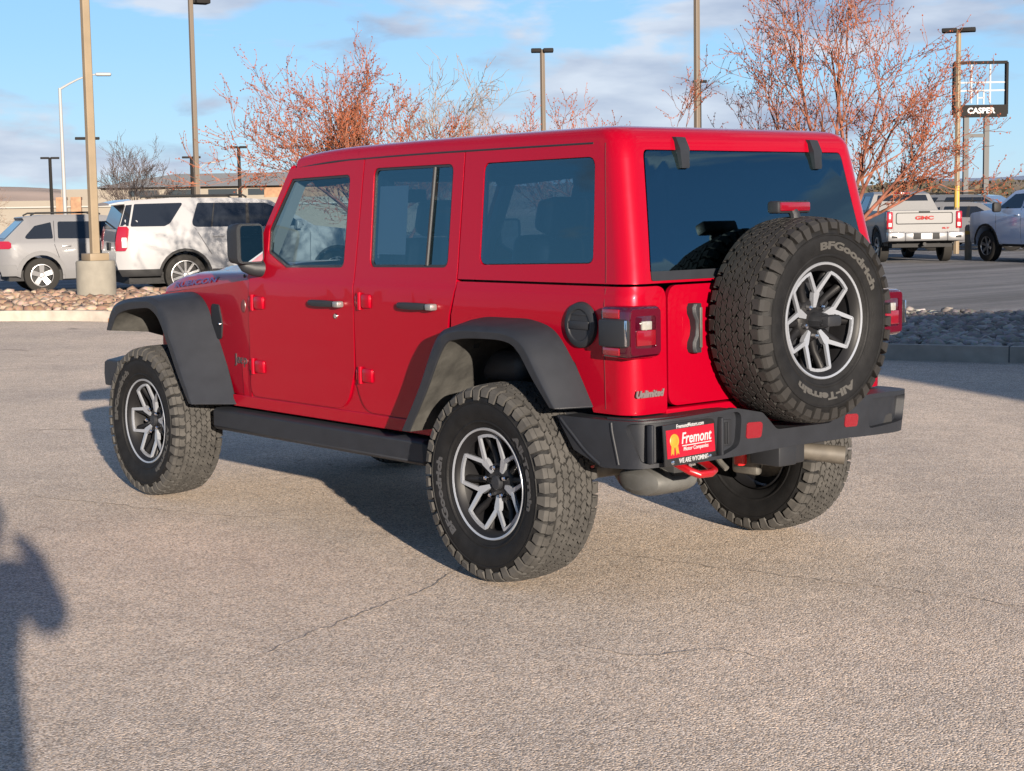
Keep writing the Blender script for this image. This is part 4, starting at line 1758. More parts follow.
def rim_parts(parent, phase):
    """rim axis +y (outer face at +y). parent is the tyre object"""
    # barrel and dark bowl
    b = MB()
    b.lathe([(.205, -.11), (.212, -.10), (.205, -.06), (.200, .05), (.214, .085), (.219, .098), (.232, .104), (.235, .112), (.232, .119), (.224, .118), (.214, .108), (.205, .098), (.198, .085)], 64)
    b.lathe([(.0, .012), (.06, .012), (.10, .008), (.15, -.005), (.198, -.02)], 48)
    # black spokes behind the machined faces
    for k in range(5):
        for d in (-11, 11):
            a = R(90 + 72 * k + d + phase)
            a2 = R(90 + 72 * k + d * 1.35 + phase)
            p0 = Vector((.055 * math.cos(a), .052, .055 * math.sin(a)))
            p1 = Vector((.206 * math.cos(a2), .078, .206 * math.sin(a2)))
            b.tube([p0 - Vector((0, .02, 0)), (p0 + p1) / 2 - Vector((0, .03, 0)), p1 - Vector((0, .02, 0))], [.022, .016, .018], 8)
    b.lathe([(.0, .060), (.040, .060), (.078, .056), (.088, .045), (.09, .02)], 40)
    RIM = b.build('rim', GBLK, parent, smooth=50)
    # machined faces: five linked loops
    f = MB()
    Mx = Matrix(((1, 0, 0, 0), (0, 0, 1, 0), (0, 1, 0, 0), (0, 0, 0, 1)))   # (a,b,0)->(a,0,b), local z -> +y

    def bar(a, b_, wa, wb, ya, yb):
        A_, B_ = Vector(a), Vector(b_)
        d = (B_ - A_).normalized()
        nn = Vector((-d.y, d.x))
        c = [A_ + nn * wa, A_ - nn * wa, B_ - nn * wb, B_ + nn * wb]
        ys = [ya, ya, yb, yb]
        vs = [(q.x, y, q.y) for q, y in zip(c, ys)] + [(q.x * 1.0, y - .012, q.y) for q, y in zip(c, ys)]
        f.add(vs, [(0, 1, 2, 3), (0, 4, 5, 1), (1, 5, 6, 2), (2, 6, 7, 3), (3, 7, 4, 0)])

    def pol(r, d):
        return (r * math.cos(R(d + phase)), r * math.sin(R(d + phase)))
    for k in range(5):
        c = 90 + 72 * k
        vi, vj = pol(.106, c - 36), pol(.106, c + 36)
        oa, ob = pol(.199, c - 17.5), pol(.199, c + 17.5)
        bar(vi, oa, .0092, .0070, .0755, .098)
        bar(ob, vj, .0070, .0092, .098, .0755)
        # outer bar of the loop follows the lip
        for q in range(4):
            d0, d1 = c - 18.5 + 37 * q / 4, c - 18.5 + 37 * (q + 1) / 4
            bar(pol(.2005, d0), pol(.2005, d1), .0072, .0072, .0985, .0985)
        # pad where two bars meet
        tri = [pol(.052, c - 36 - 9), pol(.052, c - 36 + 9), pol(.106, c - 36 + 9.5), pol(.118, c - 36 + 6.5), pol(.112, c - 36), pol(.118, c - 36 - 6.5), pol(.106, c - 36 - 9.5)]
        yy_ = [.066, .066, .0762, .0775, .0768, .0775, .0762]
        n_ = len(tri)
        f.add([(q[0], h_ + .0006, q[1]) for q, h_ in zip(tri, yy_)] + [(q[0], h_ - .02, q[1]) for q, h_ in zip(tri, yy_)], [tuple(range(n_))] + [(i_, (i_ + 1) % n_, n_ + (i_ + 1) % n_, n_ + i_) for i_ in range(n_)])
    # lip segments
    for k in range(1):
        c = 90 + 72 * k + 36
        n = 72
        rows = []
        for i in range(n + 1):
            d = R(360 * i / n)
            rows.append([(r * math.cos(d), y, r * math.sin(d)) for r, y in ((.2225, .108), (.2235, .1195), (.2310, .1225), (.2340, .118), (.2345, .108))])
        f.loft(rows)
    f.build('rim_face', SILV, parent if False else RIM, smooth=30)
    for k in range(5):
        ln = MB()
        a = R(90 + 72 * k + phase)
        x, z = .0635 * math.cos(a), .0635 * math.sin(a)
        ln.lathe([(0, .085), (.007, .084), (.0105, .079), (.011, .055)], 6, Matrix.Translation((x, 0, z)))
        ln.build('lug_nut', CHR, RIM, smooth=30)
    cp = MB()
    cp.lathe([(0, .078), (.024, .077), (.030, .072), (.031, .05)], 28)
    cp.build('hub_cap', BLK, RIM)
    return RIM


def side_text(parent, body, mid_deg, r, size, m, fit_deg, y=.1405, bold=.002):
    wid = R(fit_deg) * r

    def wf(x, yy, z):
        a = R(mid_deg) - x / r * 1.0
        rr = r + yy
        bulge = float(np.interp(rr, [.266, .285, .325, .338], [.1345, .140, .145, .1445]))
        return (-rr * math.cos(a), bulge + .0006 + max(z, 0) * .8, rr * math.sin(a))
    return text(body, size, m, parent, (0, 0, 0), (1, 0, 0), (0, 0, 1), 'tyre_lettering', .0012, 0, bold, fit=wid, warp=wf)


LET = mat('raised_white_letters', (.040, .038, .035), .6)
LETK = mat('raised_black_letters', (.040, .040, .042), .45)
TYM = tyre_obj()
TREAD = tread_blocks()


def make_wheel(name, phase, loc, eul, letters, lm, spare=False, brake=True):
    o = TYM.build(name, RUB, JEEP, smooth=50)
    o.location = loc
    o.rotation_euler = eul
    TREAD.build('tread', RUBD if not spare else RUBT, o, smooth=0, fixn=True)
    rim_parts(o, phase)
    for body, mid, deg in letters:
        side_text(o, body, mid, .298, .040, lm, deg)
    if brake:
        d = MB()
        d.lathe([(.0, .0), (.16, .0), (.165, -.004), (.165, -.02), (.16, -.024), (0, -.024)], 40)
        d.box((.0, -.012, .135), (.14, .06, .075), bev=.012)
        d.build('brake_disc', STEEL, o, smooth=40)
    return o


RUBT = mat('tyre_tread_clean', (0.017, 0.016, 0.0155), 0.6, spec=0.25, noise=0.2, nscale=16)
# wheel local axis +y is the outer face; local +x -> seen from outside, angles measured in x-z
LEFTR = (0, 0, 0)
RIGHTR = (0, 0, PI)
CY = .800
make_wheel('wheel', -5, (0, CY, TR), LEFTR, [('BFGoodrich', 196, 66), ('All-Terrain', 16, 62)], LETK)
make_wheel('wheel', 195, (FX, CY, TR), (0, 0, 0), [('BFGoodrich', 150, 66), ('All-Terrain', 330, 62)], LET)
make_wheel('wheel', 40, (0, -CY, TR), RIGHTR, [], LETK)
make_wheel('wheel', 80, (FX, -CY, TR), RIGHTR, [], LETK)
# spare: outer face towards -x : local y -> -x
SP = make_wheel('spare_wheel', 180, (-.877, -.018, 1.0785), (0, 0, R(90)), [('BFGoodrich', 62, 78), ('All-Terrain', 266, 70)], LET, True, False)
sl = MB()
sl.tube([(0, .06, 0), (0, .125, 0)], [.034, .030], 8)
sl.box((-.015, .135, .0), (.085, .05, .045), bev=.01)
sl.build('camera_pod', BLK, SP)

# ------------------------------------------------------------------ parked vehicles
WPAINT = paint_mat('white_car_paint', (0.235, 0.235, 0.242))
PPAINT = paint_mat('pickup_white_paint', (0.145, 0.145, 0.148), 0.15)
PPAINT.node_tree.nodes['Principled BSDF'].inputs['Specular IOR Level'].default_value = 0.1
for pm_ in (WPAINT,):
    pm_.node_tree.nodes['Principled BSDF'].inputs['Specular IOR Level'].default_value = 0.15
SPAINT = mat('silver_car_paint', (0.125, 0.125, 0.132), 0.4, spec=0.15, coat=0.4)
BPAINT = mat('silver_blue_car_paint', (0.36, 0.42, 0.54), 0.28, metal=0.1, coat=1.0)
GPAINT = mat('dark_grey_car_paint', (0.11, 0.115, 0.125), 0.35, metal=0.3, coat=1.0)
WGL = mat('car_window_dark', (0.010, 0.012, 0.016), 0.04, spec=0.7)
VBLK = mat('vehicle_black_trim', (0.010, 0.010, 0.011), 0.65, spec=.3)
VRUB = mat('vehicle_tyre', (0.018, 0.017, 0.016), 0.85, spec=.15)
VRIM = mat('vehicle_alloy', (0.25, 0.25, 0.26), 0.3, metal=0.7)
VRED = mat('vehicle_tail_lens', (0.20, 0.003, 0.010), 0.15, coat=1.0)
VWHT = mat('vehicle_white_lens', (0.35, 0.35, 0.34), 0.2)


def arch(cx, r, z0, n=12, flat=1.0):
    """points of a wheel opening from rear to front (x decreasing is rear)"""
    return [(cx + r * math.cos(PI - PI * k / n), z0 + flat * r * math.sin(PI - PI * k / n)) for k in range(n + 1)]


class Vehicle:
    """x forward, origin on the ground under the rear axle"""

    def __init__(self, name, label, cat, loc, heading, spec):
        self.root = empty(name, (loc[0], loc[1], loc[2] if len(loc) > 2 else 0), R(heading))
        tag(self.root, label, cat, spec.get('group'))
        self.s = spec
        s = spec
        self.xr, self.xf = s['xr'], s['xf']
        self.body()
        for w in s['windows']:
            self.window(w)
        for w in s.get('end_glass', []):
            self.endglass(*w)
        self.wheels()
        self.details()

    def W(self, x, z):
        s = self.s
        w = float(np.interp(z, s['wz'], s['ww']))
        L = self.xf - self.xr
        for d in (x - self.xr, self.xf - x):
            if d < s.get('cr', .45):
                t = 1 - max(0, d) / s.get('cr', .45)
                w -= s.get('ct', .22) * t ** 2.4
        return w

    def smap(self, sign, o=0.0):
        return lambda x, z, off: (x, sign * (self.W(x, z) + off + o), z)

    def body(self):
        s = self.s
        outl = rp(s['outline'], 5)
        outl = dens(outl, .18)
        bm = bmesh.new()
        vs = [bm.verts.new((x, z, 0)) for x, z in outl]
        for i in range(len(vs)):
            bm.edges.new((vs[i - 1], vs[i]))
        bmesh.ops.triangle_fill(bm, use_beauty=True, edges=bm.edges[:], normal=(0, 0, 1))
        cutsx = [self.xr + d for d in (.06, .12, .2, .3, .42)] + [self.xf - d for d in (.06, .12, .2, .3, .42)]
        for c in cutsx:
            bmesh.ops.bisect_plane(bm, geom=bm.verts[:] + bm.edges[:] + bm.faces[:], dist=1e-5, plane_co=(c, 0, 0), plane_no=(1, 0, 0))
        for c in s['wz'][1:-1]:
            bmesh.ops.bisect_plane(bm, geom=bm.verts[:] + bm.edges[:] + bm.faces[:], dist=1e-5, plane_co=(0, c, 0), plane_no=(0, 1, 0))
        bm.verts.ensure_lookup_table()
        for i, v in enumerate(bm.verts):
            v.index = i
        n = len(bm.verts)
        A_ = [(v.co.x, self.W(v.co.x, v.co.y), v.co.y) for v in bm.verts]
        B_ = [(x, -y, z) for x, y, z in A_]
        mb = MB()
        fs = []
        for f in bm.faces:
            ix = [v.index for v in f.verts]
            fs.append(ix)
            fs.append([i + n for i in reversed(ix)])
        mb.add(A_ + B_, fs)
        # bridge across with a little crown
        for e in bm.edges:
            if len(e.link_faces) == 1:
                a, b = e.verts[0].index, e.verts[1].index
                mb.f.append((a, b, b + n, a + n))
        bm.free()
        o = mb.build('body', s['paint'], self.root, smooth=40, bevel=s.get('bev', .035), bang=38, seg=3)
        self.bodyo = o
        # dark underside
        u = MB()
        u.box(((self.xr + self.xf) / 2, 0, s.get('uz', .36)), (self.xf - self.xr - .5, s['ww'][0] * 1.7, .22))
        u.build('underbody', DARK, self.root)

    def window(self, w):
        poly, mir = w[0], (1, -1)
        for sg in mir:
            mb = panel(dens(rp(poly), .12), [], self.smap(sg, .004), .012, [], self.s['wz'][1:-1])
            mb.build('window', WGL, self.root, smooth=30)

    def endglass(self, p0, p1, hw0, hw1, name='windshield'):
        """glass on the sloping front or back between two outline points"""
        a, b = Vector((p0[0], 0, p0[1])), Vector((p1[0], 0, p1[1]))
        d = (b - a).normalized()
        nrm = d.cross(Vector((0, 1, 0))).normalized()
        if nrm.z < 0 and abs(nrm.z) > .05:
            nrm = -nrm
        if name == 'rear_window' and nrm.x > 0 or name == 'windshield' and nrm.x < 0:
            nrm = -nrm
        pts = rp([(0, hw0, .05), (1, hw1, .05), (1, -hw1, .05), (0, -hw0, .05)], 3)
        mb = MB()
        q = []
        for t, y in pts:
            c = a.lerp(b, t) + nrm * .006
            q.append((c.x, y, c.z))
        mb.add(q, [tuple(range(len(q)))])
        mb.build(name, WGL, self.root, smooth=0)

    def wheels(self):
        s = self.s
        r = s['r']
        for x in (0, s['wb']):
            for sg in (1, -1):
                t = MB()
                y = s['track']
                k = r / .40
                Mx = Matrix.Translation((x, sg * y, r)) @ (Matrix() if sg > 0 else Matrix.Rotation(PI, 4, 'Z'))
                t.lathe([(s['rr'], -.11), (.37 * k, -.125), (.395 * k, -.11), (r, -.06), (r, .06), (.395 * k, .11), (.37 * k, .125), (s['rr'], .115)], 40, Mx)
                o = t.build('wheel', s.get('tyre_mat', VRUB), self.root, smooth=40)
                rm = MB()
                rm.lathe([(0, .05), (.06, .05), (.09, .03), (s['rr'] - .03, .02), (s['rr'] - .015, .10), (s['rr'], .118), (s['rr'] + .004, .10), (s['rr'], -.1)], 40, Mx)
                rm.build('rim', s.get('rim_dark', VBLK), o, smooth=40)
                sp = MB()
                ns = s.get('spokes', 6)
                for q in range(ns):
                    a = 2 * PI * q / ns + .3
                    wid = s.get('spoke_w', .035)
                    for dd in s.get('spoke_split', (0,)):
                        p0 = Vector((.05 * math.cos(a), .085, .05 * math.sin(a)))
                        p1 = Vector(((s['rr'] - .012) * math.cos(a + dd), .108, (s['rr'] - .012) * math.sin(a + dd)))
                        tn = Vector((-math.sin(a), 0, math.cos(a)))
                        c = [p0 + tn * wid, p0 - tn * wid, p1 - tn * wid * 1.15, p1 + tn * wid * 1.15]
                        sp.add([Mx @ v for v in c] + [Mx @ (v - Vector((0, .03, 0))) for v in c], [(0, 1, 2, 3), (0, 4, 5, 1), (1, 5, 6, 2), (2, 6, 7, 3), (3, 7, 4, 0)])
                sp.lathe([(0, .1), (.045, .098), (.06, .085), (.06, .05)], 16, Mx)
                sp.lathe([(s['rr'] - .016, .105), (s['rr'] - .008, .1195), (s['rr'] + .002, .1185)], 40, Mx)
                sp.build('spokes', s.get('rim_mat', VRIM), o, smooth=35)

    def side_piece(self, name, poly, m, out=.012, th=.03, bev=.006, holes=(), both_=True):
        for sg in ((1, -1) if both_ else (1,)):
            panel(dens(rp(poly), .10), [dens(rp(h), .1) for h in holes], self.smap(sg, out), th, [], self.s['wz'][1:-1]).build(name, m, self.root, bevel=bev)

    def line(self, pts):
        """a shut line drawn as a thin recessed dark bead"""
        for sg in (1, -1):
            mb = MB()
            q = dens2(pts, .12)
            mb.tube([(x, sg * (self.W(x, z) - .001), z) for x, z in q], .006, 6)
            mb.build('door_gap', SEAL, self.root)

    def details(self):
        s = self.s
        for f in s.get('extra', []):
            f(self)


def dens2(pts, step):
    out = []
    for i in range(len(pts) - 1):
        a, b = Vector(pts[i]), Vector(pts[i + 1])
        k = max(1, int((b - a).length / step))
        for j in range(k):
            q = a.lerp(b, j / k)
            out.append((q.x, q.y))
    out.append(pts[-1])
    return out


def flank(parts):
    return lambda v: [getattr(v, k)(*a, **kw) for k, a, kw in parts]


# --- white full-size SUV
def big_suv(name, label, loc, heading, paint):
    wb, r = 3.07, .405
    az = .80
    o = [(-1.28, .52, .05), (-1.32, .70, .04), (-1.30, 1.12), (-1.27, 1.28), (-1.10, 1.76), (-1.12, 1.86, .05), (-.2, 1.915), (1.2, 1.90), (1.75, 1.85, .1), (2.62, 1.33, .05), (3.70, 1.20, .2), (4.02, 1.0, .1), (4.05, .45, .05), (3.60, .36)]
    o += list(reversed(arch(wb, .475, .40))) + [(wb - .47, .36), (.47, .36)] + list(reversed(arch(0, .475, .40))) + [(-.47, .40)]
    spec = dict(xr=-1.32, xf=4.05, wb=wb, r=r, rr=.285, track=.865, paint=paint, outline=o, wz=[.30, .45, .75, 1.25, 1.34, 1.82, 1.93], ww=[.93, .99, 1.02, 1.01, .985, .83, .74], ct=.16, spokes=10, spoke_w=.020,
                windows=[([(-1.04, 1.365, .03), (-.93, 1.80, .03), (.02, 1.815, .03), (-.27, 1.42, .1), (-.38, 1.365, .08)],), ([(.30, 1.81, .04), (1.66, 1.795, .03), (1.80, 1.73), (2.45, 1.33, .03), (.12, 1.34, .10)],), ])
    lines = lambda v: (v.line([(.20, 1.33), (.40, 1.0), (.52, .80)]), v.line([(1.62, 1.80), (1.60, .48)]), v.line([(2.52, 1.2), (2.50, .50)]))

    def ex(v):
        lines(v)
        v.side_piece('lower_cladding', [(.52, .36), (wb - .52, .36), (wb - .52, .50), (.52, .52)], VBLK)
        v.side_piece('bumper_valance', [(-1.29, .54), (-1.22, .40), (-.48, .40), (-.485, .54)], VBLK)
        v.side_piece('wheel_arch_trim', list(arch(0, .53, .40)) + list(reversed(arch(0, .475, .40))), VBLK, .006, .03, .004)
        v.side_piece('wheel_arch_trim', list(arch(wb, .53, .40)) + list(reversed(arch(wb, .475, .40))), VBLK, .006, .03, .004)
        v.side_piece('door_pillar', [(1.22, 1.335), (1.26, 1.80), (1.31, 1.80), (1.30, 1.335)], VBLK, .007, .015, .003)
        v.side_piece('window_bar', [(.52, 1.34), (.62, 1.80), (.64, 1.80), (.55, 1.34)], VBLK, .006, .012, .002)
        for sg in (1, -1):
            mb = MB()
            rows = []
            for z, k in ((.90, .7), (.95, 1), (1.05, 1), (1.22, 1.1), (1.32, 1.0), (1.37, .6)):
                xr = -1.30 + max(0, (z - 1.12)) * .25
                rows.append([(xr - .012, sg * (v.W(xr, z) - .14 * k), z), (xr - .022, sg * (v.W(xr + .02, z) - .01), z), (xr + .06, sg * (v.W(xr + .10, z) + .016), z), (xr + .06 + .12 * k, sg * (v.W(xr + .2, z) + .010), z), (xr + .06 + .12 * k, sg * (v.W(xr + .2, z) - .05), z), (xr + .05, sg * (v.W(xr, z) - .14), z)])
            mb.loft(rows, close_u=True, cap=True)
            t = mb.build('tail_light', VRED, v.root, smooth=50)
            m2 = MB()
            m2.box((-1.17, sg * (v.W(-1.15, 1.1) + .020), 1.06), (.10, .03, .20), bev=.012)
            m2.build('tail_light_lens', VWHT, t)
            h = MB()
            h.box((.66, sg * (v.W(.66, 1.16) + .02), 1.16), (.22, .03, .035), bev=.01)
            h.build('door_handle', v.s['paint'], v.root)
            h = MB()
            h.tube([(-.55, sg * .66, 1.93), (-.50, sg * .66, 1.955), (1.25, sg * .67, 1.955), (1.32, sg * .67, 1.91)], .02, 8)
            h.build('roof_rail', VBLK, v.root)
            m3 = MB()
            m3.box((2.25, sg * 1.12, 1.36), (.13, .22, .19), bev=.04)
            m3.build('door_mirror', v.s['paint'], v.root)
        sp = MB()
        rows = []
        for x, z, t in ((-.95, 1.875, .05), (-1.2, 1.86, .045), (-1.40, 1.83, .025)):
            rows.append([(x, y, z + s_ * t / 2 - .04 * (abs(y) / .78) ** 3) for s_, ys in ((1, frange(-.78, .78, .26)), (-1, frange(.78, -.78, .26))) for y in ys])
        sp.loft(rows, close_u=True, cap=True)
        sp.build('roof_spoiler', v.s['paint'], v.root)
        bg_ = MB()
        rows = [[(-1.27 + (z - 1.28) * .354 - .014, sg_ * (v.W(-1.1, z) - .06), z) for sg_ in (1, -1)] for z in (1.33, 1.78)]
        bg_.loft(rows)
        bg_.build('rear_window', WGL, v.root, smooth=0)
        # wrap of dark glass at the rear pillar
        v.side_piece('rear_pillar_glass', [(-1.22, 1.38), (-1.085, 1.78), (-.97, 1.79), (-1.07, 1.38)], WGL, .004, .012, .0)
        pl = MB()
        pl.box((-1.318, 0, .98), (.02, .32, .16), bev=.005)
        pl.build('licence_plate', VBLK, v.root)
    spec['extra'] = [ex]
    return Vehicle(name, label, 'car', loc, heading, spec)


big_suv('parked_suv', 'big white parked SUV with black window band behind the red car hood', (24.75, -10.95), -107, WPAINT)


# --- silver crossover at the left edge
def crossover(name, label, loc, heading, paint, cladding=True):
    wb, r = 2.72, .365
    o = [(-.83, .45, .05), (-.90, .62, .05), (-.86, .98, .08), (-.72, 1.12), (-.30, 1.52), (-.34, 1.585, .05), (.2, 1.635), (1.2, 1.625), (1.62, 1.57, .1), (2.42, 1.10, .08), (3.25, .98, .2), (3.58, .78, .12), (3.60, .40, .05), (3.2, .30)]
    o += list(reversed(arch(wb, .43, .36))) + [(wb - .43, .28), (.43, .28)] + list(reversed(arch(0, .43, .36))) + [(-.43, .33)]
    spec = dict(xr=-.90, xf=3.60, wb=wb, r=r, rr=.232, track=.80, paint=paint, outline=o, wz=[.25, .45, .75, 1.02, 1.08, 1.56, 1.65], ww=[.86, .91, .93, .92, .90, .72, .64], ct=.20, spokes=5, spoke_w=.045, bev=.04,
                windows=[([(-.36, 1.13, .05), (-.10, 1.40, .05), (.24, 1.475, .02), (.26, 1.13, .03)],), ([(.36, 1.13, .03), (.38, 1.485, .04), (1.50, 1.475, .04), (2.20, 1.10, .03)],)])

    def ex(v):
        v.line([(.30, 1.5), (.28, 1.0), (.40, .62)])
        v.line([(1.22, 1.5), (1.22, .40)])
        if cladding:
            v.side_piece('wheel_arch_trim', list(arch(0, .52, .36)) + list(reversed(arch(0, .43, .36))), GCLAD, .010, .03, .004)
            v.side_piece('wheel_arch_trim', list(arch(wb, .52, .36)) + list(reversed(arch(wb, .43, .36))), GCLAD, .010, .03, .004)
            v.side_piece('lower_cladding', [(.47, .28), (wb - .47, .28), (wb - .50, .46), (.50, .46)], GCLAD)
            v.side_piece('bumper_valance', [(-.86, .60), (-.80, .36), (-.47, .36), (-.52, .60)], GCLAD)
        v.side_piece('door_pillar', [(1.16, 1.12), (1.18, 1.48), (1.28, 1.48), (1.28, 1.12)], VBLK, .007, .015, .003)
        for sg in (1, -1):
            mb = MB()
            rows = []
            for z, k in ((.93, .7), (.96, 1), (1.05, 1), (1.09, .7)):
                xr = -.86
                rows.append([(xr - .03, sg * (v.W(xr, z) - .25), z), (xr - .02, sg * (v.W(xr, z) + .005), z), (xr + .10, sg * (v.W(xr + .1, z) + .016), z), (xr + .10 + .16 * k, sg * (v.W(xr + .26, z) + .012), z), (xr + .26 * k, sg * (v.W(xr + .2, z) - .06), z)])
            mb.loft(rows, close_u=True, cap=True)
            mb.build('tail_light', VRED, v.root, smooth=50)
            for hx in (.52, 1.42):
                h = MB()
                h.box((hx, sg * (v.W(hx, .97) + .02), .97), (.20, .03, .03), bev=.01)
                h.build('door_handle', VRIM, v.root)
            h = MB()
            h.tube([(-.15, sg * .60, 1.62), (-.05, sg * .60, 1.67), (1.20, sg * .60, 1.67), (1.30, sg * .60, 1.63)], .018, 8)
            h.build('roof_rail', VBLK, v.root)
            m3 = MB()
            m3.box((2.05, sg * 1.02, 1.14), (.14, .20, .15), bev=.04)
            m3.build('door_mirror', v.s['paint'], v.root)
            hl__ = MB()
            hl__.box((3.42, sg * .62, .80), (.22, .34, .12), bev=.03)
            hl__.build('headlight', VWHT, v.root)
        for p0, p1, nm in (((-.70, 1.14), (-.32, 1.50), 'rear_window'), ((2.36, 1.12), (1.66, 1.55), 'windshield')):
            v.endglass(p0, p1, .70 if nm == 'rear_window' else .72, .60, nm)
    spec['extra'] = [ex]
    return Vehicle(name, label, 'car', loc, heading, spec)


GCLAD = mat('grey_cladding', (.10, .10, .105), .7)
crossover('parked_crossover', 'silver grey crossover with dark wheel arch trim parked left of the tan lamp pole', (28.75, -9.75), -106, SPAINT)
crossover('parked_crossover', 'grey crossover parked between the white pickup and the blue pickup', (29.3, -42.6), 195, SPAINT, False)
big_suv('parked_suv', 'dark SUV whose roof shows behind the grey crossover', (31.85, -46.41), 195, GPAINT)


# --- crew-cab pickups
def pickup(name, label, loc, heading, paint, tail_paint=None):
    wb, r = 3.75, .415
    o = [(-1.18, .58, .03), (-1.20, .66, .03), (-1.20, .78), (-1.13, .80), (-1.13, 1.40, .02), (1.02, 1.40), (1.04, 1.44), (1.20, 1.86, .06), (1.6, 1.93), (2.4, 1.915), (2.75, 1.87, .08), (3.42, 1.40, .05), (4.45, 1.30, .15), (4.66, 1.10, .1), (4.68, .55, .05), (4.3, .45)]
    o += list(reversed(arch(wb, .52, .44))) + [(wb - .52, .48), (.52, .48)] + list(reversed(arch(0, .52, .44))) + [(-.52, .54)]
    spec = dict(xr=-1.20, xf=4.68, wb=wb, r=r, rr=.255, track=.875, paint=paint, outline=o, wz=[.40, .60, .95, 1.34, 1.42, 1.86, 1.95], ww=[.96, 1.00, 1.025, 1.01, .98, .78, .70], ct=.13, cr=.30, spokes=6, spoke_w=.03, uz=.52, bev=.03,
                windows=[([(1.30, 1.42, .04), (1.42, 1.80, .04), (2.10, 1.81, .03), (2.12, 1.42, .03)],), ([(2.20, 1.42, .03), (2.20, 1.81, .03), (2.68, 1.79, .04), (3.22, 1.42, .03)],)])

    def ex(v):
        v.line([(2.16, 1.85), (2.16, .52)])
        v.line([(1.22, 1.5), (1.20, .9), (1.10, .60)])
        v.line([(1.06, 1.40), (1.06, .60)])
        v.line([(3.30, 1.36), (3.25, .55)])
        for a in (0, wb):
            v.side_piece('wheel_arch_trim', list(arch(a, .58, .44)) + list(reversed(arch(a, .52, .44))), VBLK, .010, .03, .004)
        v.side_piece('step_board', [(.70, .44), (wb - .70, .44), (wb - .70, .50), (.70, .50)], VBLK, -.01, .10)
        for sg in (1, -1):
            t = MB()
            t.box((-1.10, sg * .935, 1.14), (.13, .165, .46), bev=.025)
            tl_ = t.build('tail_light', VRED, v.root, smooth=50)
            t = MB()
            t.box((-1.158, sg * .930, 1.02), (.025, .09, .11), bev=.012)
            t.build('reverse_lens', VWHT, tl_)
            m3 = MB()
            m3.box((3.02, sg * 1.17, 1.45), (.14, .24, .26), bev=.05)
            m3.build('door_mirror', VBLK, v.root)
            for hx in (1.45, 2.32):
                h = MB()
                h.box((hx, sg * (v.W(hx, 1.24) + .02), 1.24), (.22, .03, .04), bev=.01)
                h.build('door_handle', v.s['paint'], v.root)
            bp_ = MB()
            bp_.box((-1.27, sg * .80, .705), (.22, .48, .25), bev=.04)
            bp_.build('bumper_end', STEEL_B, v.root)
            cs = MB()
            cs.box((-1.375, sg * .86, .70), (.03, .16, .07), bev=.012)
            cs.build('bumper_step', VBLK, v.root)
        bp_ = MB()
        bp_.box((-1.27, 0, .70), (.20, 1.14, .23), bev=.03)
        bp_.build('rear_bumper', STEEL_B, v.root)
        bp_ = MB()
        bp_.box((-1.345, 0, .715), (.07, .72, .17), bev=.02)
        bp_.build('plate_surround', VBLK, v.root)
        pl = MB()
        pl.box((-1.388, 0, .715), (.012, .31, .155), bev=.004)
        pl.build('licence_plate', WHT, v.root)
        tgm = MB()
        f_ = lambda a, b, off: (-1.136 - off, a, b)
        panel(rp([(-.84, .84, .03), (.84, .84, .03), (.84, 1.395, .03), (-.84, 1.395, .03)]), [], f_, .03, (), (), tgm)
        TG = tgm.build('tailgate', tail_paint or paint, v.root, bevel=.012)
        tgm = MB()
        panel(rp([(-.77, 1.03, .06), (.77, 1.03, .06), (.77, 1.345, .06), (-.77, 1.345, .06)]), [rp([(-.745, 1.055, .05), (.745, 1.055, .05), (.745, 1.325, .05), (-.745, 1.325, .05)])], lambda a, b, off: (-1.142 - off, a, b), .01, (), (), tgm)
        tgm.build('tailgate_groove', VBLK, TG)
        text('GMC', .13, mat('red_badge', (.20, .006, .006), .5, spec=.1), TG, (-1.146, 0, 1.195), (0, -1, 0), (0, 0, 1), 'badge', .006, 0, .006, fit=.50)
        text('SLT', .06, mat('red_badge', (.20, .006, .006), .5, spec=.1), TG, (-1.146, -.58, .92), (0, -1, 0), (0, 0, 1), 'badge', .004, 0, .003, fit=.20)
        hd_ = MB()
        hd_.box((-1.146, 0, 1.362), (.02, .30, .04), bev=.01)
        hd_.build('tailgate_handle', VBLK, TG)
        v.endglass((1.06, 1.46), (1.19, 1.83), .78, .68, 'rear_window')
        v.endglass((3.36, 1.44), (2.80, 1.84), .78, .66, 'windshield')
        hb = MB()
        hb.box((1.16, 0, 1.88), (.05, .42, .045), bev=.01)
        hb.build('cab_brake_light', VRED, v.root)
        ex_ = MB()
        ex_.tube([(-.2, .0, .42), (-1.2, .0, .50)], .05, 10)
        ex_.box((0, 0, .42), (.14, 1.5, .10), bev=.03)
        ex_.lathe([(0, .12), (.13, .1), (.16, 0), (.13, -.1), (0, -.12)], 16, Matrix.Translation((0, 0, .42)) @ Matrix.Rotation(R(90), 4, 'Z'))
        ex_.build('rear_axle', VBLK, v.root)
    spec['extra'] = [ex]
    return Vehicle(name, label, 'pickup truck', loc, heading, spec)


STEEL_B = mat('bumper_chrome', (.20, .20, .205), .28, metal=.6)
pickup('pickup_truck', 'white crew-cab pickup seen from behind with chrome bumper and red badge on its tailgate', (23.0, -32.6), -38, PPAINT)
pickup('pickup_truck', 'silver blue pickup at the right edge of the photo with a black door mirror', (17.4, -33.0), -22, BPAINT)

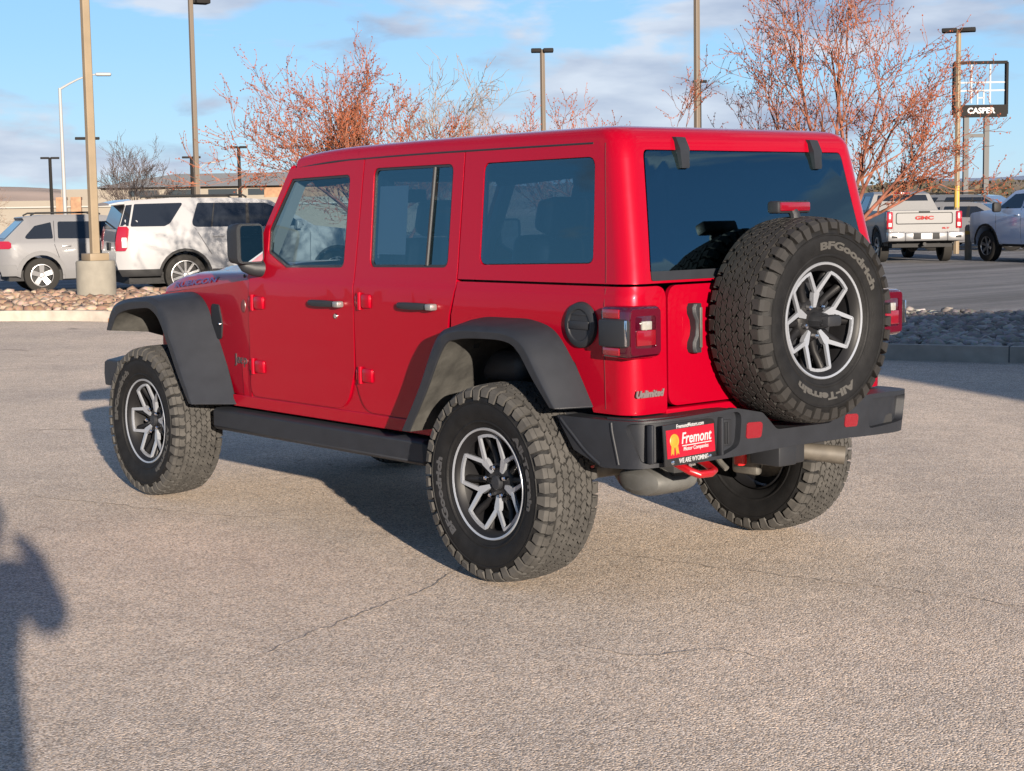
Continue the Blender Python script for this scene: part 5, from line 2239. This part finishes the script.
# ------------------------------------------------------------------ lamp poles
TAN = mat('tan_pole_paint', (.165, .125, .08), .6, noise=.12, nscale=2)
BRN = mat('brown_pole_paint', (.10, .078, .058), .6)
DBRN = mat('dark_bronze', (.012, .011, .011), .8, spec=.15)
GALV = mat('galvanised_steel', (.085, .085, .085), .7, spec=.2)
CONC = mat('concrete', (.155, .142, .118), .9, noise=.15, nscale=4, bump=.3, bscale=25)
SLAMP = mat('white_lamp_paint', (.22, .22, .22), .6)
YEL = mat('yellow_paint', (.36, .22, .03), .6)


def square_pole(root, m, w, z0, z1, taper=.85):
    mb = MB()
    rows = []
    for z, k in ((z0, 1), (z1, taper)):
        h = w / 2 * k
        c = h * .25
        rows.append([(h - c, h, z), (-h + c, h, z), (-h, h - c, z), (-h, -h + c, z), (-h + c, -h, z), (h - c, -h, z), (h, -h + c, z), (h, h - c, z)])
    mb.loft(rows, close_u=True, cap=True)
    return mb.build('pole', m, root, smooth=0)


def shoebox(root, z, ang, arm, m, L=.62, wd=.38, h=.13):
    a = R(ang)
    d = Vector((math.cos(a), math.sin(a), 0))
    rot = Matrix.Rotation(a, 3, 'Z')
    mb = MB()
    mb.box(d * (arm + L / 2) + Vector((0, 0, z)), (L, wd, h), rot, bev=.03)
    hd_ = mb.build('lamp_head', m, root)
    mb = MB()
    mb.box(d * (arm / 2) + Vector((0, 0, z)), (arm + .1, .07, .08), rot)
    mb.build('lamp_arm', m, root)


def lot_lamp(label, x, y, top, w, m, mh, angs, arm=.12, L=.62, name='parking_lot_lamp'):
    r = empty(name, (x, y, 0))
    tag(r, label, 'lamp post', 'parking lot lamp posts')
    square_pole(r, m, w, 0, top)
    for a in angs:
        shoebox(r, top - .03, a, arm, mh, L)
    return r


# view direction azimuths: lamps seen with a head on either side across the view
r = lot_lamp('thick tan square lamp pole on a round concrete base in the rock bed', 22.62, -8.20, 9.2, .150, TAN, DBRN, [60, -120])
mb = MB()
mb.lathe([(0, .78), (.33, .78), (.35, .75), (.35, -.05)], 40, Matrix.Rotation(R(90), 4, 'X') @ Matrix.Scale(-1, 4, (0, 1, 0)) if False else Matrix(((1, 0, 0, 0), (0, 0, 1, 0), (0, 1, 0, 0), (0, 0, 0, 1))))
mb.build('concrete_base', CONC, r, smooth=40)
mb = MB()
mb.box((0, 0, .845), (.37, .37, .13), bev=.01)
mb.build('base_cover', TAN, r)
lot_lamp('brown square lamp pole rising behind the white SUV', 35.95, -17.69, 7.45, .135, BRN, DBRN, [-100], L=.40)
lot_lamp('brown lamp pole rising out of the picture above the red roof', 23.0, -24.13, 8.6, .135, BRN, DBRN, [-30, 150])
lot_lamp('grey twin-headed lamp behind the middle red tree', 36.89, -31.2, 6.85, .15, BRN, DBRN, [50, -130], .03, .34)
lot_lamp('small twin-headed lamp half hidden behind the brown pole above the roof', 58.24, -60.81, 8.42, .16, DBRN, DBRN, [44, -136], .05, .34)
r = lot_lamp('tan twin-headed lamp with a yellow lower pole in front of the tall sign', 26.14, -39.01, 6.95, .14, TAN, DBRN, [34, -146], .05, .46)
mb = MB()
mb.tube([(0, 0, 1.45), (0, 0, 2.12)], [.082, .082], 16)
mb.build('pole_sleeve', YEL, r)
lot_lamp('dark twin-headed lamp left of the white street lamp', 99.37, -41.95, 5.6, .2, DBRN, DBRN, [66, -114], .05, .56)
lot_lamp('dark twin-headed lamp crossing behind the thick tan pole', 74.48, -32.82, 5.65, .18, DBRN, DBRN, [66, -114], .05, .56)
lot_lamp('dark twin-headed lamp crossing behind the brown pole by the white SUV', 93.43, -49.17, 5.5, .2, DBRN, DBRN, [62, -118], .05, .56)
lot_lamp('dark twin-headed lamp at the left tip of the red tree', 82.68, -46.46, 5.7, .19, DBRN, DBRN, [60, -120], .05, .48)


def street_lamp(label, x, y, top, armlen, ang, rr):
    r = empty('street_lamp', (x, y, 0))
    tag(r, label, 'street lamp', 'white street lamps')
    mb = MB()
    mb.tube([(0, 0, 0), (0, 0, top)], [rr, rr * .7], 12)
    mb.build('pole', SLAMP, r)
    a = R(ang)
    d = Vector((math.cos(a), math.sin(a), 0))
    mb = MB()
    pts = [Vector((0, 0, top - .05)) + d * (armlen * t) + Vector((0, 0, .62 * math.sin(t * 1.45))) for t in (0, .25, .5, .75, 1)]
    mb.tube(pts, [rr * .6, rr * .5, rr * .45, rr * .4, rr * .35], 8)
    mb.build('lamp_arm', SLAMP, r)
    mb = MB()
    mb.box(pts[-1] + d * .3, (.65, .28, .14), Matrix.Rotation(a, 3, 'Z'), bev=.06)
    mb.build('lamp_head', SLAMP, r)


street_lamp('white curved-arm street lamp left of the thick tan pole', 60.97, -25.25, 7.0, 1.5, -118, .09)
street_lamp('small white street lamp in front of the grey roofed building', 137.9, -74.4, 6.2, 1.0, -118, .09)

bo = empty('bollard', (22.6, -34.6, 0))
tag(bo, 'short pale bollard between the white pickup and the blue pickup', 'bollard')
mb = MB()
mb.lathe([(0, .98), (.07, .96), (.10, .90), (.10, 0)], 16, Matrix(((1, 0, 0, 0), (0, 0, 1, 0), (0, 1, 0, 0), (0, 0, 0, 1))))
mb.build('post', CONC, bo, smooth=40)
mb = MB()
mb.lathe([(.104, .80), (.106, .79), (.106, .71), (.104, .70)], 16, Matrix(((1, 0, 0, 0), (0, 0, 1, 0), (0, 1, 0, 0), (0, 0, 0, 1))))
mb.build('band', YEL, bo, smooth=40)

# ------------------------------------------------------------------ tall sign frame
sg = empty('pylon_sign', (39.4, -59.3, 0))
tag(sg, 'tall open-framed sign on two poles reading CASPER at the right', 'sign')
sdx = Vector((38.59 - 40.09, -60.28 + 58.47, 0))
SWD = sdx.length
sdx.normalize()
sny = Vector((-sdx.y, sdx.x, 0))
SB = Matrix(((sdx.x, 0, sny.x, 0), (sdx.y, 0, sny.y, 0), (0, 1, 0, 0), (0, 0, 0, 1)))   # local (a, b, c) -> along sign, up, depth


def sbar(name, a0, b0, a1, b1, w, d, m):
    mb = MB()
    if abs(a1 - a0) > abs(b1 - b0):
        poly = [(a0, b0 - w / 2), (a1, b0 - w / 2), (a1, b0 + w / 2), (a0, b0 + w / 2)]
    else:
        poly = [(a0 - w / 2, b0), (a0 + w / 2, b0), (a0 + w / 2, b1), (a0 - w / 2, b1)]
    mb.prism(poly, SB @ Matrix.Translation((0, 0, -d / 2)), d)
    return mb.build(name, m, sg, smooth=0)


WSTEEL = mat('white_steel', (.22, .22, .23), .6)
ZB, ZT = 5.56, 7.86
hw = SWD / 2
for a in (-.62, .30):
    sbar('pole', a, 0, a, 5.45, .22, .22, GALV)
sbar('cross_tie', -.62, 4.62, .30, 4.62, .16, .12, GALV)
sbar('sign_frame', -hw, ZT, hw, ZT, .12, .3, DBRN)
sbar('sign_frame', -hw, ZB - .0, -hw, ZT, .10, .3, DBRN)
sbar('sign_frame', hw, ZB - .0, hw, ZT, .10, .3, DBRN)
for a in (-.40, .44):
    sbar('sign_strut', a, ZB + .5, a, ZT, .07, .06, WSTEEL)
sbar('sign_strut', -hw, 6.98, hw, 6.98, .07, .05, WSTEEL)
sbar('sign_strut', -hw, 6.62, hw, 6.62, .07, .05, WSTEEL)
sbar('sign_strut', -.12, ZB + .45, -.12, 6.62, .06, .05, WSTEEL)
sbar('sign_strut', .16, ZB + .45, .16, 6.62, .06, .05, WSTEEL)
sbar('sign_strut', -.12, 6.30, .16, 6.30, .06, .05, WSTEEL)
mb = MB()
mb.prism([(-hw, ZB - .12), (hw, ZB - .12), (hw, ZB + .42), (-hw, ZB + .42)], SB @ Matrix.Translation((0, 0, -.17)), .34)
mb.build('sign_panel', DBRN, sg, smooth=0)
fn = -sny if (CAM - Vector((39.4, -59.3, 0))).dot(-sny) > 0 else sny
text('CASPER', .34, WHT, sg, fn * .18 + Vector((0, 0, ZB + .15)), sdx, (0, 0, 1), 'lettering', .01, 0, .012, fit=1.25)

# ------------------------------------------------------------------ trees
BARK_R = mat('reddish_bark', (.14, .055, .038), .9, spec=.15, noise=.5, nscale=9)
BARK_P = mat('pale_bark', (.16, .115, .085), .9, spec=.15, noise=.4, nscale=9)
BARK_G = mat('grey_bark', (.06, .05, .046), .9, noise=.3, nscale=9)
TWIG_R = mat('red_twig', (.165, .067, .040), .9, spec=.15, noise=.6, nscale=9)
TWIG_P = mat('pale_twig', (.16, .11, .08), .9, spec=.15, noise=.4, nscale=7)
TWIG_G = mat('grey_twig', (.06, .048, .046), .9, spec=.1)
BERRY = mat('red_berry', (.20, .048, .018), .5, noise=.5, nscale=5)
BUD = mat('brown_bud', (.25, .13, .08), .8)


def tree(name, label, base, height, spread, seed, lean, trunk_h, m_b, m_t, m_berry, nlimb=5, r0=.09, berry=.75, lv=3, twist=.32, up=.25, cat='tree', group=None, limbs=None, dens_=1.0, mr=.0045):
    rnd = random.Random(seed)
    root = empty(name, (base[0], base[1], base[2] if len(base) > 2 else 0))
    tag(root, label, cat, group)
    tr, tw, be_ = MB(), MB(), MB()

    def berryat(p, s):
        bm_v = [(1, 0, 0), (-1, 0, 0), (0, 1, 0), (0, -1, 0), (0, 0, 1), (0, 0, -1)]
        be_.add([p + Vector(v) * s for v in bm_v], [(0, 2, 4), (2, 1, 4), (1, 3, 4), (3, 0, 4), (2, 0, 5), (1, 2, 5), (3, 1, 5), (0, 3, 5)])

    def branch(p, d, length, rad, level):
        n = 5 if level < 2 else 4
        pts, rads = [p.copy()], [rad]
        q = p.copy()
        dd = d.copy()
        for i in range(n):
            dd = dd + Vector((rnd.gauss(0, twist), rnd.gauss(0, twist), rnd.gauss(0, twist) + up * .4)) * (.42 + .12 * level)
            dd.normalize()
            q = q + dd * (length / n)
            pts.append(q.copy())
            rads.append(max(mr * .65, rad * (1 - .72 * (i + 1) / n)))
            if level < lv:
                k = 2
                for _ in range(k):
                    if rnd.random() < (.95 if level < 2 else .8) * dens_ and (i > 0 or level > 0):
                        ax = dd.orthogonal().normalized()
                        ax = Matrix.Rotation(rnd.uniform(0, 2 * PI), 3, dd) @ ax
                        nd = (Matrix.Rotation(rnd.uniform(.35, .95), 3, ax) @ dd)
                        nd.z += up * .5
                        nd.normalize()
                        branch(q, nd, length * rnd.uniform(.34, .62), max(mr, rads[-1] * rnd.uniform(.5, .75)), level + 1)
            elif berry > 0 and rnd.random() < berry:
                berryat(q + Vector((rnd.gauss(0, .012), rnd.gauss(0, .012), rnd.gauss(0, .012))), rnd.uniform(.008, .015))
        (tr if level < 1 else tw).tube(pts, rads, 7 if level < 1 else (5 if level < 2 else 3), cap=False)
    zt = Vector((lean[0] * trunk_h, lean[1] * trunk_h, trunk_h))
    tr.tube([Vector((0, 0, -.1)), zt * .5 + Vector((.02, .02, 0)), zt], [r0 * 1.25, r0 * 1.05, r0 * .9], 10, cap=False)
    L = limbs or []
    if not L:
        for k in range(nlimb):
            a = 2 * PI * k / nlimb + rnd.uniform(-.4, .4)
            s = rnd.uniform(.5, 1.0)
            L.append((math.cos(a) * spread * s, math.sin(a) * spread * s, (height - trunk_h) * rnd.uniform(.75, 1.05), r0 * rnd.uniform(.45, .65)))
    for dx, dy, dz, rr in L:
        v = Vector((dx, dy, dz))
        branch(zt, v.normalized(), v.length, rr, 0)
    tr.build('trunk', m_b, root, smooth=60, fixn=False)
    tw.build('branches', m_t, root, smooth=60, fixn=False)
    if berry > 0:
        be_.build('berries', m_berry, root, smooth=60, fixn=False)
    return root


# image axes on the ground: right of the picture and away from the camera
RT = Vector((-.637, -.770, 0)).normalized()
AW = Vector((.770, -.637, 0)).normalized()


def L3(r_, a_, z_, rr):
    v = RT * r_ + AW * a_
    return (v.x, v.y, z_, rr)


tree('crabapple_tree', 'red-twigged tree with its crown above the front of the red roof', (14.7, -9.3), 4.1, 2, 11, (0, 0), .9, BARK_R, TWIG_R, BERRY, r0=.085, twist=.24, dens_=.92,
     limbs=[L3(-1.75, .2, 1.08, .030), L3(-1.55, -.5, 1.3, .033), L3(-1.3, .5, 1.42, .034), L3(-.9, -.4, 1.62, .036), L3(-.45, .5, 1.72, .036), L3(.0, -.4, 1.6, .035), L3(.45, .4, 1.3, .033), L3(-1.0, 1.0, 1.25, .03), L3(-.6, -.9, 1.3, .03)], group='red-twigged trees on the island')
tree('bare_tree', 'pale bare tree between the two red-twigged trees above the roof', (15.8, -10.9), 3.7, 1.5, 5, (0, 0), .9, BARK_P, TWIG_P, BUD, r0=.07, twist=.26, berry=.12, dens_=.85,
     limbs=[L3(-.45, .1, 1.65, .033), L3(-.1, -.3, 1.85, .036), L3(.35, .4, 1.6, .033), L3(-.75, .5, 1.2, .03), L3(.7, -.2, 1.2, .03)])
tree('crabapple_tree', 'red-twigged tree beside the grey twin-headed lamp above the roof', (14.55, -12.3), 3.5, 1.5, 23, (0, 0), .8, BARK_R, TWIG_R, BERRY, r0=.08, twist=.24, dens_=.85,
     limbs=[L3(-.45, .2, 1.65, .036), L3(.05, -.4, 1.7, .036), L3(.5, .3, 1.35, .034), L3(.95, -.2, 1.0, .032), L3(1.35, .3, .85, .03), L3(-.8, .8, 1.2, .03)], group='red-twigged trees on the island')
tree('crabapple_tree', 'low red-twigged tree whose tips just clear the rear of the roof', (11.5, -12.9), 3.1, 1.2, 31, (0, 0), .7, BARK_R, TWIG_R, BERRY, r0=.06, twist=.32, dens_=.75,
     limbs=[L3(-.8, .2, 1.95, .03), L3(.35, .1, 1.75, .03), L3(1.0, -.2, 1.7, .03), L3(.0, .5, 1.4, .025)], group='red-twigged trees on the island')
tree('crabapple_tree', 'large red-twigged tree spreading over the right rear corner of the red car', (8.9, -12.25), 4.4, 2.2, 44, (0, 0), 1.15, BARK_R, TWIG_R, BERRY, r0=.09, twist=.24, dens_=.78,
     limbs=[L3(-.85, .3, 2.5, .04), L3(-.3, -.5, 2.2, .036), L3(.2, .4, 2.35, .04), L3(.65, -.4, 1.8, .036), L3(1.05, .5, 1.35, .036), L3(1.4, -.1, .90, .033), L3(1.3, .8, .65, .03), L3(1.5, .3, 1.25, .03), L3(-1.1, .9, 1.5, .035)], group='red-twigged trees on the island')
tree('bare_tree', 'grey leafless tree beyond the white SUV', (59.2, -27.4), 5.2, 2, 9, (0, 0), 1.2, BARK_G, TWIG_G, BUD, r0=.10, twist=.20, berry=0, lv=3, dens_=.9, mr=.008,
     limbs=[L3(-1.0, .3, 1.4, .04), L3(-.5, -.5, 1.8, .045), L3(.0, .4, 2.0, .045), L3(.6, -.3, 1.7, .04), L3(1.2, .4, 1.2, .04), L3(1.7, .2, .8, .035), L3(-.1, 1.2, 1.9, .04)])
tree('shrub', 'small bare shrub beyond the silver grey crossover', (52.0, -17.4), 2.2, 1, 77, (0, 0), .2, BARK_P, TWIG_P, BUD, r0=.04, berry=.2, lv=3, cat='shrub')

# ------------------------------------------------------------------ buildings, far ground
BEIGE = mat('beige_wall', (.17, .15, .125), .9, noise=.06, nscale=.3)
ROOF = mat('grey_metal_roof', (.22, .215, .20), .7, noise=.06, nscale=.2)
BRICK = mat('tan_brick', (.21, .12, .07), .9, noise=.25, nscale=2)
DWIN = mat('dark_window', (.02, .025, .03), .1)


def block(name, label, p0, p1, depth, z0, z1, m, cat='building', extra=None):
    a, b = Vector((*p0, 0)), Vector((*p1, 0))
    t = (b - a).normalized()
    n = Vector((-t.y, t.x, 0))
    if n.dot(a - CAM) < 0:
        n = -n
    r = empty(name, (a.x, a.y, 0))
    tag(r, label, cat)
    L_ = (b - a).length
    Mb = Matrix(((t.x, n.x, 0, 0), (t.y, n.y, 0, 0), (0, 0, 1, 0), (0, 0, 0, 1)))
    mb = MB()
    vs = [Mb @ Vector(q) for q in ((0, 0, z0), (L_, 0, z0), (L_, depth, z0), (0, depth, z0), (0, 0, z1), (L_, 0, z1), (L_, depth, z1), (0, depth, z1))]
    mb.add(vs, [(0, 1, 5, 4), (1, 2, 6, 5), (2, 3, 7, 6), (3, 0, 4, 7), (4, 5, 6, 7)])
    mb.build('wall', m, r, smooth=0)
    if extra:
        extra(r, Mb, L_)
    return r


def bxl(r, Mb, name, m, x0, x1, y0, y1, z0, z1):
    mb = MB()
    vs = [Mb @ Vector(q) for q in ((x0, y0, z0), (x1, y0, z0), (x1, y1, z0), (x0, y1, z0), (x0, y0, z1), (x1, y0, z1), (x1, y1, z1), (x0, y1, z1))]
    mb.add(vs, [(0, 1, 5, 4), (1, 2, 6, 5), (2, 3, 7, 6), (3, 0, 4, 7), (4, 5, 6, 7), (0, 3, 2, 1)])
    return mb.build(name, m, r, smooth=0)


def strip(r, Mb, L_):
    for x in (32.4, 33.6):
        bxl(r, Mb, 'brick_pier', BRICK, x - .42, x + .42, -.5, .3, 0, 3.35)
    bxl(r, Mb, 'cornice', ROOF, -.2, L_ + .2, -.25, .2, 2.5, 2.62)


block('low_building', 'long low beige wall with brick piers at the far left of the lot', (144, -28), (108, -80), 18, 0, 3.1, BEIGE, extra=strip)


def grey(r, Mb, L_):
    mb = MB()
    vs = [Mb @ Vector(q) for q in ((-1, -1.2, 4.9), (L_ + 1, -1.2, 4.9), (L_ - 5, 14, 6.7), (6, 14, 6.7), (L_ + 1, 29, 4.9), (-1, 29, 4.9))]
    mb.add(vs, [(0, 1, 2, 3), (2, 4, 5, 3), (1, 4, 2), (0, 3, 5)])
    mb.build('roof', ROOF, r, smooth=0)
    x = 3
    while x < L_ - 3:
        bxl(r, Mb, 'window', DWIN, x, x + 3.2, -.06, .2, 3.9, 4.6)
        x += 4.4
    bxl(r, Mb, 'brick_panel', BRICK, 18, 28, -.12, .2, 2.5, 4.75)


block('school_building', 'wide building with a grey metal roof beyond the white SUV', (166.5, -78), (141, -112), 28, 0, 4.95, BEIGE, extra=grey)
block('far_house', 'small pale building on the horizon at the far left', (210, -66), (206, -71), 6, 0, 5.2, BEIGE)
block('far_house', 'pale shed left of the grey leafless tree', (190, -84), (187, -88), 6, 0, 5.2, BEIGE)

HILL = mat('dry_hillside', (.33, .24, .185), .95, noise=.3, nscale=.012)
HILLG = mat('brush_hillside', (.14, .10, .06), .95, noise=.4, nscale=.06)
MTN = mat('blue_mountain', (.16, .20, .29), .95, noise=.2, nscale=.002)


def ridge(name, az0, az1, dist, depth, zs, m, seed):
    """a real rise in the ground: crest profile between two azimuths, sloping down to the front and the back"""
    rnd = random.Random(seed)
    n = 90
    rows = [[], [], [], []]
    ph = [rnd.uniform(0, 6.28) for _ in range(6)]
    for i in range(n + 1):
        t = i / n
        az = R(az0 + (az1 - az0) * t)
        h = float(np.interp(t, [k / (len(zs) - 1) for k in range(len(zs))], zs))
        h *= 1 + .10 * math.sin(9 * t + ph[0]) + .06 * math.sin(23 * t + ph[1]) + .03 * math.sin(61 * t + ph[2])
        for k, (dd, hh) in enumerate(((0, 0), (depth * .35, h * .75), (depth * .6, h), (depth, 0))):
            d = dist + dd
            rows[k].append((CAM.x + d * math.cos(az), CAM.y + d * math.sin(az), hh))
    mb = MB()
    mb.loft(rows)
    o = mb.build(name, m, smooth=60)
    o['kind'] = 'structure'
    return o


ridge('hills', -4, -50, 620, 500, [17, 21, 20, 18, 17, 16, 15], HILL, 2)
ridge('hills', -44, -75, 330, 220, [4, 7, 8.5, 9, 9.5, 9, 8], HILLG, 4)
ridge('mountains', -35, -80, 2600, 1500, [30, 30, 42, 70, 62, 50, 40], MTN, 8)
ridge('hills', 20, 320 - 360 + 170, 700, 500, [15, 18, 14, 20, 22, 16, 12, 15], HILL, 12)

# brush and small trees on the right-hand rise: too many to count
def brush():
    rnd = random.Random(6)
    mb = MB()
    for k in range(1500):
        az = R(rnd.uniform(-49, -66))
        d = rnd.uniform(150, 420)
        z = max(0, min(1, (d - 330) / 110)) * 7.0
        s = rnd.uniform(.5, 1.6) * (1 + d / 700)
        c = Vector((CAM.x + d * math.cos(az), CAM.y + d * math.sin(az), z))
        for q in range(9):
            p = c + Vector((rnd.gauss(0, s * .45), rnd.gauss(0, s * .45), abs(rnd.gauss(0, s * .55)) + s * .2))
            r_ = s * rnd.uniform(.18, .42)
            a = [Vector((rnd.gauss(0, 1), rnd.gauss(0, 1), rnd.gauss(0, 1))).normalized() * r_ for _ in range(4)]
            mb.add([p + v for v in a], [(0, 1, 2), (0, 2, 3), (0, 1, 3), (1, 2, 3)])
    m = rock_mat('brush_foliage', (.04, .042, .02), (.12, .075, .04), (.07, .055, .03))
    o = mb.build('brush', m, smooth=0, fixn=False)
    o['kind'] = 'stuff'


brush()

# ------------------------------------------------------------------ the showroom whose shadow crosses the kerb, right and behind the camera
WALLC = mat('showroom_wall', (.42, .40, .38), .85)


def showroom(r, Mb, L_):
    bxl(r, Mb, 'parapet', GPAINT, -.15, L_ + .15, -.2, .2, 5.2, 5.8)
    x = 2
    while x < L_ - 4:
        bxl(r, Mb, 'window', DWIN, x, x + 3.4, -.06, .1, .5, 3.4)
        x += 4.2


block('showroom_building', 'low grey showroom building standing behind the camera to its right', (-18.9, 2.7), (-28.6, -20.7), 20, 0, 5.6, WALLC, extra=showroom)

# ------------------------------------------------------------------ the photographer, whose shadow falls at the lower left
def person():
    az = R(-20.3)
    fwd = Vector((math.cos(R(-27)), math.sin(R(-27)), 0))
    right = Vector((fwd.y, -fwd.x, 0))
    base = CAM - fwd * .47 + right * -.165
    base.z = 0

    def P(r_, f_, z_):
        return tuple(right * r_ + fwd * f_ + Vector((0, 0, z_)))
    joints = {
        'pelvis': (P(0, 0, .98), .185), 'spine': (P(0, 0, 1.15), .185), 'chest': (P(0, .0, 1.34), .20), 'neck': (P(0, .02, 1.53), .062), 'head0': (P(0, .045, 1.60), .075), 'head1': (P(0, .055, 1.69), .098), 'head2': (P(0, .045, 1.775), .075),
        'hipL': (P(-.10, 0, .92), .115), 'kneeL': (P(-.13, .03, .50), .075), 'ankL': (P(-.14, 0, .10), .052), 'toeL': (P(-.16, .17, .045), .045),
        'hipR': (P(.10, 0, .92), .115), 'kneeR': (P(.13, .02, .50), .075), 'ankR': (P(.15, -.02, .10), .052), 'toeR': (P(.18, .15, .045), .045),
        'shL': (P(-.20, 0, 1.44), .085), 'elL': (P(-.24, .14, 1.22), .080), 'wrL': (P(-.05, .38, 1.46), .044), 'haL': (P(.02, .465, 1.515), .034),
        'shR': (P(.20, 0, 1.44), .085), 'elR': (P(.29, .15, 1.25), .085), 'wrR': (P(.22, .38, 1.46), .044), 'haR': (P(.150, .465, 1.515), .034)}
    order = list(joints)
    edges = [('pelvis', 'spine'), ('spine', 'chest'), ('chest', 'neck'), ('neck', 'head0'), ('head0', 'head1'), ('head1', 'head2'), ('pelvis', 'hipL'), ('hipL', 'kneeL'), ('kneeL', 'ankL'), ('ankL', 'toeL'), ('pelvis', 'hipR'), ('hipR', 'kneeR'), ('kneeR', 'ankR'), ('ankR', 'toeR'), ('chest', 'shL'), ('shL', 'elL'), ('elL', 'wrL'), ('wrL', 'haL'), ('chest', 'shR'), ('shR', 'elR'), ('elR', 'wrR'), ('wrR', 'haR')]
    V = [joints[k][0] for k in order]
    rad = [joints[k][1] for k in order]
    Ed = [(order.index(a), order.index(b)) for a, b in edges]
    # fingers: chains rooted in the palms, curled round the phone
    for sd, hr in (('haL', -1), ('haR', 1)):
        h = Vector(joints[sd][0])
        for k in range(4):
            i0 = len(V)
            zz = .026 - .017 * k
            V += [tuple(h + fwd * .012 + Vector((0, 0, zz))), tuple(h + fwd * .040 + right * (-hr * .008) + Vector((0, 0, zz))), tuple(h + fwd * .044 + right * (-hr * (.034 + .004 * (k % 2))) + Vector((0, 0, zz)))]
            rad += [.0095, .0088, .0078]
            Ed += [(order.index(sd), i0), (i0, i0 + 1), (i0 + 1, i0 + 2)]
        i0 = len(V)
        V += [tuple(h - fwd * .010 + Vector((0, 0, .012)) + right * (-hr * .012)), tuple(h - fwd * .014 + Vector((0, 0, .03)) + right * (-hr * .036))]
        rad += [.011, .009]
        Ed += [(order.index(sd), i0), (i0, i0 + 1)]
    me = bpy.data.meshes.new('body')
    me.from_pydata(V, Ed, [])
    o = bpy.data.objects.new('person', me)
    COL.objects.link(o)
    bm = bmesh.new()
    bm.from_mesh(me)
    lay = bm.verts.layers.skin.verify()
    bm.verts.ensure_lookup_table()
    for i, v in enumerate(bm.verts):
        v[lay].radius = (rad[i], rad[i] * (.72 if order[i:i + 1] and order[i] in ('pelvis', 'spine', 'chest') else 1.0))
    bm.verts[0][lay].use_root = True
    bm.to_mesh(me)
    bm.free()
    o.modifiers.new('skin', 'SKIN')
    sb = o.modifiers.new('sub', 'SUBSURF')
    sb.levels = 2
    sb.render_levels = 2
    # clothing and skin by height and reach: jacket, trousers, shoes, skin
    m = bpy.data.materials.new('person_surface')
    m.use_nodes = True
    nt = m.node_tree
    b = nt.nodes['Principled BSDF']
    b.inputs['Roughness'].default_value = .85
    tc = nt.nodes.new('ShaderNodeTexCoord')
    sp = nt.nodes.new('ShaderNodeSeparateXYZ')
    nt.links.new(tc.outputs['Object'], sp.inputs['Vector'])
    rm = nt.nodes.new('ShaderNodeValToRGB')
    rm.color_ramp.interpolation = 'CONSTANT'
    rm.color_ramp.elements[0].color = (.03, .028, .026, 1)
    rm.color_ramp.elements[1].position = .10 / 2
    rm.color_ramp.elements[1].color = (.05, .06, .09, 1)
    for ps, c in ((1.0 / 2, (.06, .065, .07)), (1.545 / 2, (.48, .30, .22))):
        e = rm.color_ramp.elements.new(ps)
        e.color = (*c, 1)
    dv = nt.nodes.new('ShaderNodeMath')
    dv.operation = 'DIVIDE'
    dv.inputs[1].default_value = 2.0
    nt.links.new(sp.outputs['Z'], dv.inputs[0])
    nt.links.new(dv.outputs[0], rm.inputs['Fac'])
    nt.links.new(rm.outputs['Color'], b.inputs['Base Color'])
    me.materials.append(m)
    o.location = base
    tag(o, 'person in a dark jacket holding up a phone to take the photograph', 'person')
    # face and hair
    hc = Vector(P(0, .055, 1.69))
    f = MB()
    bm = bmesh.new()
    bmesh.ops.create_uvsphere(bm, u_segments=20, v_segments=12, radius=1)
    for v in bm.verts:
        v.co = Vector((v.co.x * .102, v.co.y * .108, v.co.z * .10))
        v.co = v.co if True else v.co
    bmesh.ops.translate(bm, verts=bm.verts, vec=hc + Vector((0, 0, .058)) - fwd * .034)
    f.addbm(bm)
    f.build('hair', mat('dark_hair', (.03, .02, .015), .7), o)
    nz = MB()
    nz.tube([hc + fwd * .085 + Vector((0, 0, .012)), hc + fwd * .112 + Vector((0, 0, -.018))], [.009, .014], 8)
    nz.build('nose', mat('skin', (.48, .30, .22), .6), o)
    for s in (-1, 1):
        e = MB()
        e.lathe([(0, .010), (.008, .006), (.010, 0)], 12, Matrix.Translation(hc + fwd * .088 + right * (s * .032) + Vector((0, 0, .008))) @ Matrix.Rotation(math.atan2(-fwd.x, fwd.y), 4, 'Z'))
        e.build('eye', WHT, o)
        e = MB()
        e.box(hc + right * (s * .098) + Vector((0, 0, -.005)), (.03, .03, .055), bev=.012)
        e.build('ear', mat('skin', (.48, .30, .22), .6), o)
    mo = MB()
    mo.box(hc + fwd * .088 + Vector((0, 0, -.048)), (.02, .02, .008), bev=.003)
    mo.build('mouth', mat('lips', (.35, .12, .10), .6), o)
    # the phone, just behind the point of view
    ph = MB()
    Mp = Matrix((c_r, c_u, -c_f)).transposed()
    ph.box((0, 0, 0), (.16, .075, .008), bev=.004)
    po = ph.build('phone', mat('phone_black', (.01, .01, .012), .2), None)
    Mw = Mp.to_4x4()
    Mw.translation = CAM - c_f * .020 + right * -.165
    po.matrix_world = Mw
    tag(po, 'black phone held sideways in both hands of the person', 'phone')


person()
